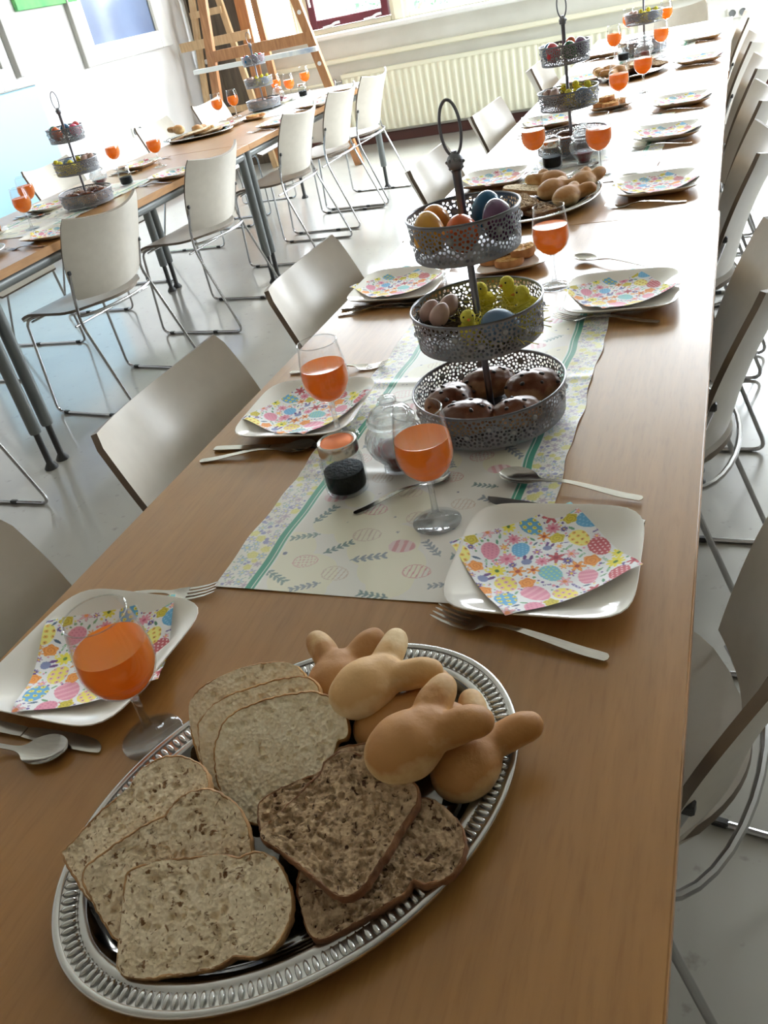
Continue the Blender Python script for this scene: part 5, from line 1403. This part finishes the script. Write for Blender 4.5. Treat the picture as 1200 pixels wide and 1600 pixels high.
def platter(x, y, deg, w, rolls, slices, under=None):
    tray((x, y, TZ), math.radians(deg), 'oval steel platter of bread ' + w, 'oval bread platters')
    c, s = math.cos(math.radians(deg)), math.sin(math.radians(deg)); T = lambda a, b: (x + a * c - b * s, y + a * s + b * c)
    for k, (a, b, z, h, v) in enumerate(rolls):
        px, py = T(a, b); bunny((px, py, TZ + z), math.radians(deg) + h, 'bunny roll %s on the platter %s' % (('at the end', 'on the near side', 'in the middle', 'at the rim')[k], w), v, 0.06, 0, 1.05, 'bunny rolls on the platter ' + w)
    for k, (kind, S, a, b, z, h, tilt) in enumerate(slices):
        px, py = T(a, b); ang = math.radians(deg) + h; n = Vector((math.sin(tilt) * math.cos(ang), math.sin(tilt) * math.sin(ang), math.cos(tilt)))
        bread({'MF': 'grain', 'WF': 'white', 'BT': 'brown', 'BU': 'brown'}[kind], kind, S[3], (px, py, TZ + z), (math.cos(ang), math.sin(ang), 0), n, '%s slice, %s on the platter %s' % ({'MF': 'multigrain', 'WF': 'white', 'BT': 'brown', 'BU': 'brown'}[kind], ('lowest', 'second', 'third', 'fourth', 'top')[k], w), group='bread slices on the platter ' + w)


platter(-0.490, 2.384, 81, 'second along the long table', ((0.13, 0.01, 0.006, 1.2, 0), (0.03, -0.030, 0.006, -0.6, 1), (0.085, -0.098, 0.006, -0.2, 2), (-0.05, -0.098, 0.006, -0.4, 0)),
        (('WF', WF, -0.02, 0.09, 0.024, 2.6, -0.12), ('MF', MF, 0.08, 0.07, 0.03, 2.2, -0.12), ('BU', BU, -0.085, -0.01, 0.026, 0.3, -0.10), ('BT', BT, -0.10, 0.035, 0.040, 0.5, -0.12)))
platter(-0.450, 4.55, 83, 'farthest along the long table', ((-0.05, 0.10, 0.006, 1.9, 0), (-0.12, 0.04, 0.006, 2.4, 1)),
        (('BU', BU, 0.06, 0.05, 0.024, 0.6, -0.14), ('BT', BT, 0.03, 0.01, 0.036, 0.6, -0.16), ('MF', MF, 0.03, -0.04, 0.046, 0.6, -0.18), ('BU', BU, 0.07, -0.08, 0.03, 0.3, -0.12)))
platter(-3.020, 4.80, 14, 'near the wall socket', ((-0.13, 0.05, 0.03, 2.4, 0), (-0.02, 0.09, 0.006, 1.7, 1)),
        (('BU', BU, -0.10, -0.03, 0.024, 0.4, -0.12), ('MF', MF, -0.02, -0.01, 0.034, 0.5, -0.14), ('WF', WF, 0.05, 0.0, 0.042, 0.4, -0.16), ('MF', MF, 0.10, -0.02, 0.03, 0.6, -0.14)))
platter(-2.735, 2.400, 62, 'cut by the left picture edge', ((-0.10, 0.05, 0.006, 2.0, 0), (-0.08, -0.05, 0.006, -2.0, 1)),
        (('WF', WF, 0.09, 0.03, 0.026, 0.4, -0.14), ('MF', MF, 0.03, -0.04, 0.028, 0.3, -0.12)))

# ------------------------------------------------------------------ left table settings
runner(-2.78, 3.20, 'printed runner under the leaning stand of the left table'); runner(-2.80, 5.62, 'printed runner under the stand before the easel')
AISLE = [(-2.476, 2.708, -50), (-2.466, 3.617, -40), (-2.456, 4.758, -45), (-2.461, 5.319, -50), (-2.466, 5.879, -45)]
WALL = [(-2.940, 3.249, 40), (-2.949, 4.023, 50), (-2.959, 5.028, 45), (-2.949, 5.821, 45)]
for rows, nm, sg in ((AISLE, 'aisle', 1), (WALL, 'wall', -1)):
    for k, (x, y, a) in enumerate(rows):
        o = ORD[k]
        plate(x, y, 'white square plate, %s on the %s side of the left table' % (o, nm), 0.06 * sg, group='plates on the left table')
        napkin(x, y - 0.004, math.radians(a), 'flower printed napkin on the %s %s-side plate of the left table' % (o, nm))
        cutlery('fork', (x - 0.11 * sg, y - 0.15 * sg), (x + 0.08 * sg, y - 0.16 * sg), 'fork by the %s %s-side plate of the left table' % (o, nm))
        cutlery('spoon', (x - 0.10 * sg, y + 0.16 * sg), (x + 0.08 * sg, y + 0.145 * sg), 'spoon by the %s %s-side plate of the left table' % (o, nm))
        cutlery('knife', (x - 0.11 * sg, y + 0.125 * sg), (x + 0.09 * sg, y + 0.118 * sg), 'knife by the %s %s-side plate of the left table' % (o, nm))
for x, y, lb in ((-2.715, 2.865, 'wine glass of orange juice in front of another at the left edge'), (-2.925, 3.14, 'wine glass of orange juice behind the front one at the left edge'),
                 (-3.005, 3.93, 'wine glass of orange juice right behind the left table stand'), (-2.745, 3.93, 'wine glass of orange juice alone below the wall socket'),
                 (-3.165, 5.36, 'left of the two juice glasses right of the left table platter'), (-3.085, 5.44, 'right of the two juice glasses right of the left table platter'),
                 (-3.040, 6.02, 'left of the two juice glasses right of the stand before the easel'), (-2.860, 5.86, 'right of the two juice glasses right of the stand before the easel'),
                 (-2.890, 6.20, 'wine glass of orange juice farthest on the left table by the easel leg')):
    glass((x, y, TZ + 0.0022), 0, lb, GG)
black_jar((-2.700, 3.56, RZ + 0.0004), 0, 'jar of black sprinkles right of the leaning stand', 'jars of black sprinkles')
jam_jar((-2.885, 3.60, RZ + 0.0004), 0.2, 'ribbed jam jar right behind the leaning stand', 'glass jam jars')
black_jar((-2.81, 5.94, RZ + 0.0004), 0, 'jar of black sprinkles under the juice glass before the easel', 'jars of black sprinkles')
jam_jar((-2.945, 5.83, RZ + 0.0004), 0.2, 'ribbed jam jar between stand and juice glasses before the easel', 'glass jam jars')

# ------------------------------------------------------------------ easels and boards by the window
ez = thing('easel', 'big pine easel with paint-spattered ledge before the window', 'easel', (-3.85, 7.3, 0))
MB().beam((-0.52, -0.02, 0), (-0.24, 0.04, 2.3), 0.075, 0.045).build('left_leg', M['wood_pine'], ez)
MB().beam((0.80, -0.02, 0), (0.28, 0.04, 2.3), 0.072, 0.045).build('right_leg', M['wood_pine'], ez)
MB().beam((0.09, 0.16, 0), (0.09, 0.07, 2.3), 0.06, 0.04).build('rear_leg', M['wood_pine'], ez)
MB().beam((-0.42, -0.005, 1.03), (0.58, -0.005, 1.03), 0.03, 0.085, (0, 0, 1)).build('crossbar', M['wood_pine'], ez)
MB().box(-0.56, 0.64, -0.085, -0.03, 0.925, 0.962, 0.004).build('ledge', M['painted_ledge'], ez, label='white and blue paint-spattered ledge')
MB().beam((-0.34, 0.015, 1.75), (0.40, 0.015, 1.75), 0.03, 0.08, (0, 0, 1)).build('upper_crossbar', M['wood_pine'], ez)
for x, z in ((0.525, 1.22), (0.492, 1.36), (0.46, 1.50), (0.70, 0.45), (0.615, 0.83)):
    MB().lathe([(0, 0), (0.017, 0), (0.017, 0.004), (0, 0.004)], 14).build('peg_hole', M['handle_white'], ez).location = (x, -0.02 + 0.06 * z / 2.3 - 0.0228, z)
for c in kids(ez):
    if c.name.startswith('peg_hole'): c.rotation_euler = (PI / 2, 0, 0)
e2 = thing('easel', 'pale wooden easel leaning in the corner behind the pine one', 'easel', (-4.45, 7.75, 0))
MB().beam((-0.30, -0.05, 0), (-0.10, 0.2, 2.2), 0.055, 0.035).build('left_leg', M['wood_pale'], e2)
MB().beam((0.36, -0.05, 0), (-0.02, 0.2, 2.2), 0.055, 0.035).build('right_leg', M['wood_pale'], e2)
MB().beam((-0.33, -0.02, 1.13), (0.40, -0.02, 1.13), 0.035, 0.075, (0, 0, 1)).build('ledge', M['wood_pale'], e2)
MB().beam((-0.20, 0.08, 1.36), (0.13, 0.08, 1.36), 0.03, 0.055, (0, 0, 1)).build('crossbar', M['wood_pale'], e2)
MB().beam((-0.22, 0.02, 0.55), (0.28, 0.02, 0.55), 0.03, 0.055, (0, 0, 1)).build('lower_crossbar', M['wood_pale'], e2)
for k, (x0, x1, y, m, lb) in enumerate(((-4.84, -4.30, 8.07, 'board_dark', 'wide dark board leaning on the back wall in the corner'), (-4.62, -4.18, 7.99, 'board_dark', 'narrower dark board leaning in front of the wide one'), (-4.25, -4.14, 7.93, 'wood_pine', 'narrow pine plank leaning beside the dark boards'))):
    b = thing('leaning_board', lb, 'board', ((x0 + x1) / 2, y, 0)); h = (x1 - x0) / 2; z0 = 0.68 if k < 2 else 0.0
    MB().box(-h, h, -0.012, 0.012, 0.0, 2.0 - 0.2 * k, 0.003).build('panel', M[m], b)
    for sx in ((-1, 1) if k < 2 else ()): MB().box(sx * h - 0.03 if sx > 0 else -h, h if sx > 0 else -h + 0.03, -0.03, -0.012, 0.02, 1.98 - 0.2 * k, 0.003).build('batten', M['wood_pine'] if sx > 0 else M['board_dark'], b)
    b.rotation_euler = (-0.035, 0, 0)
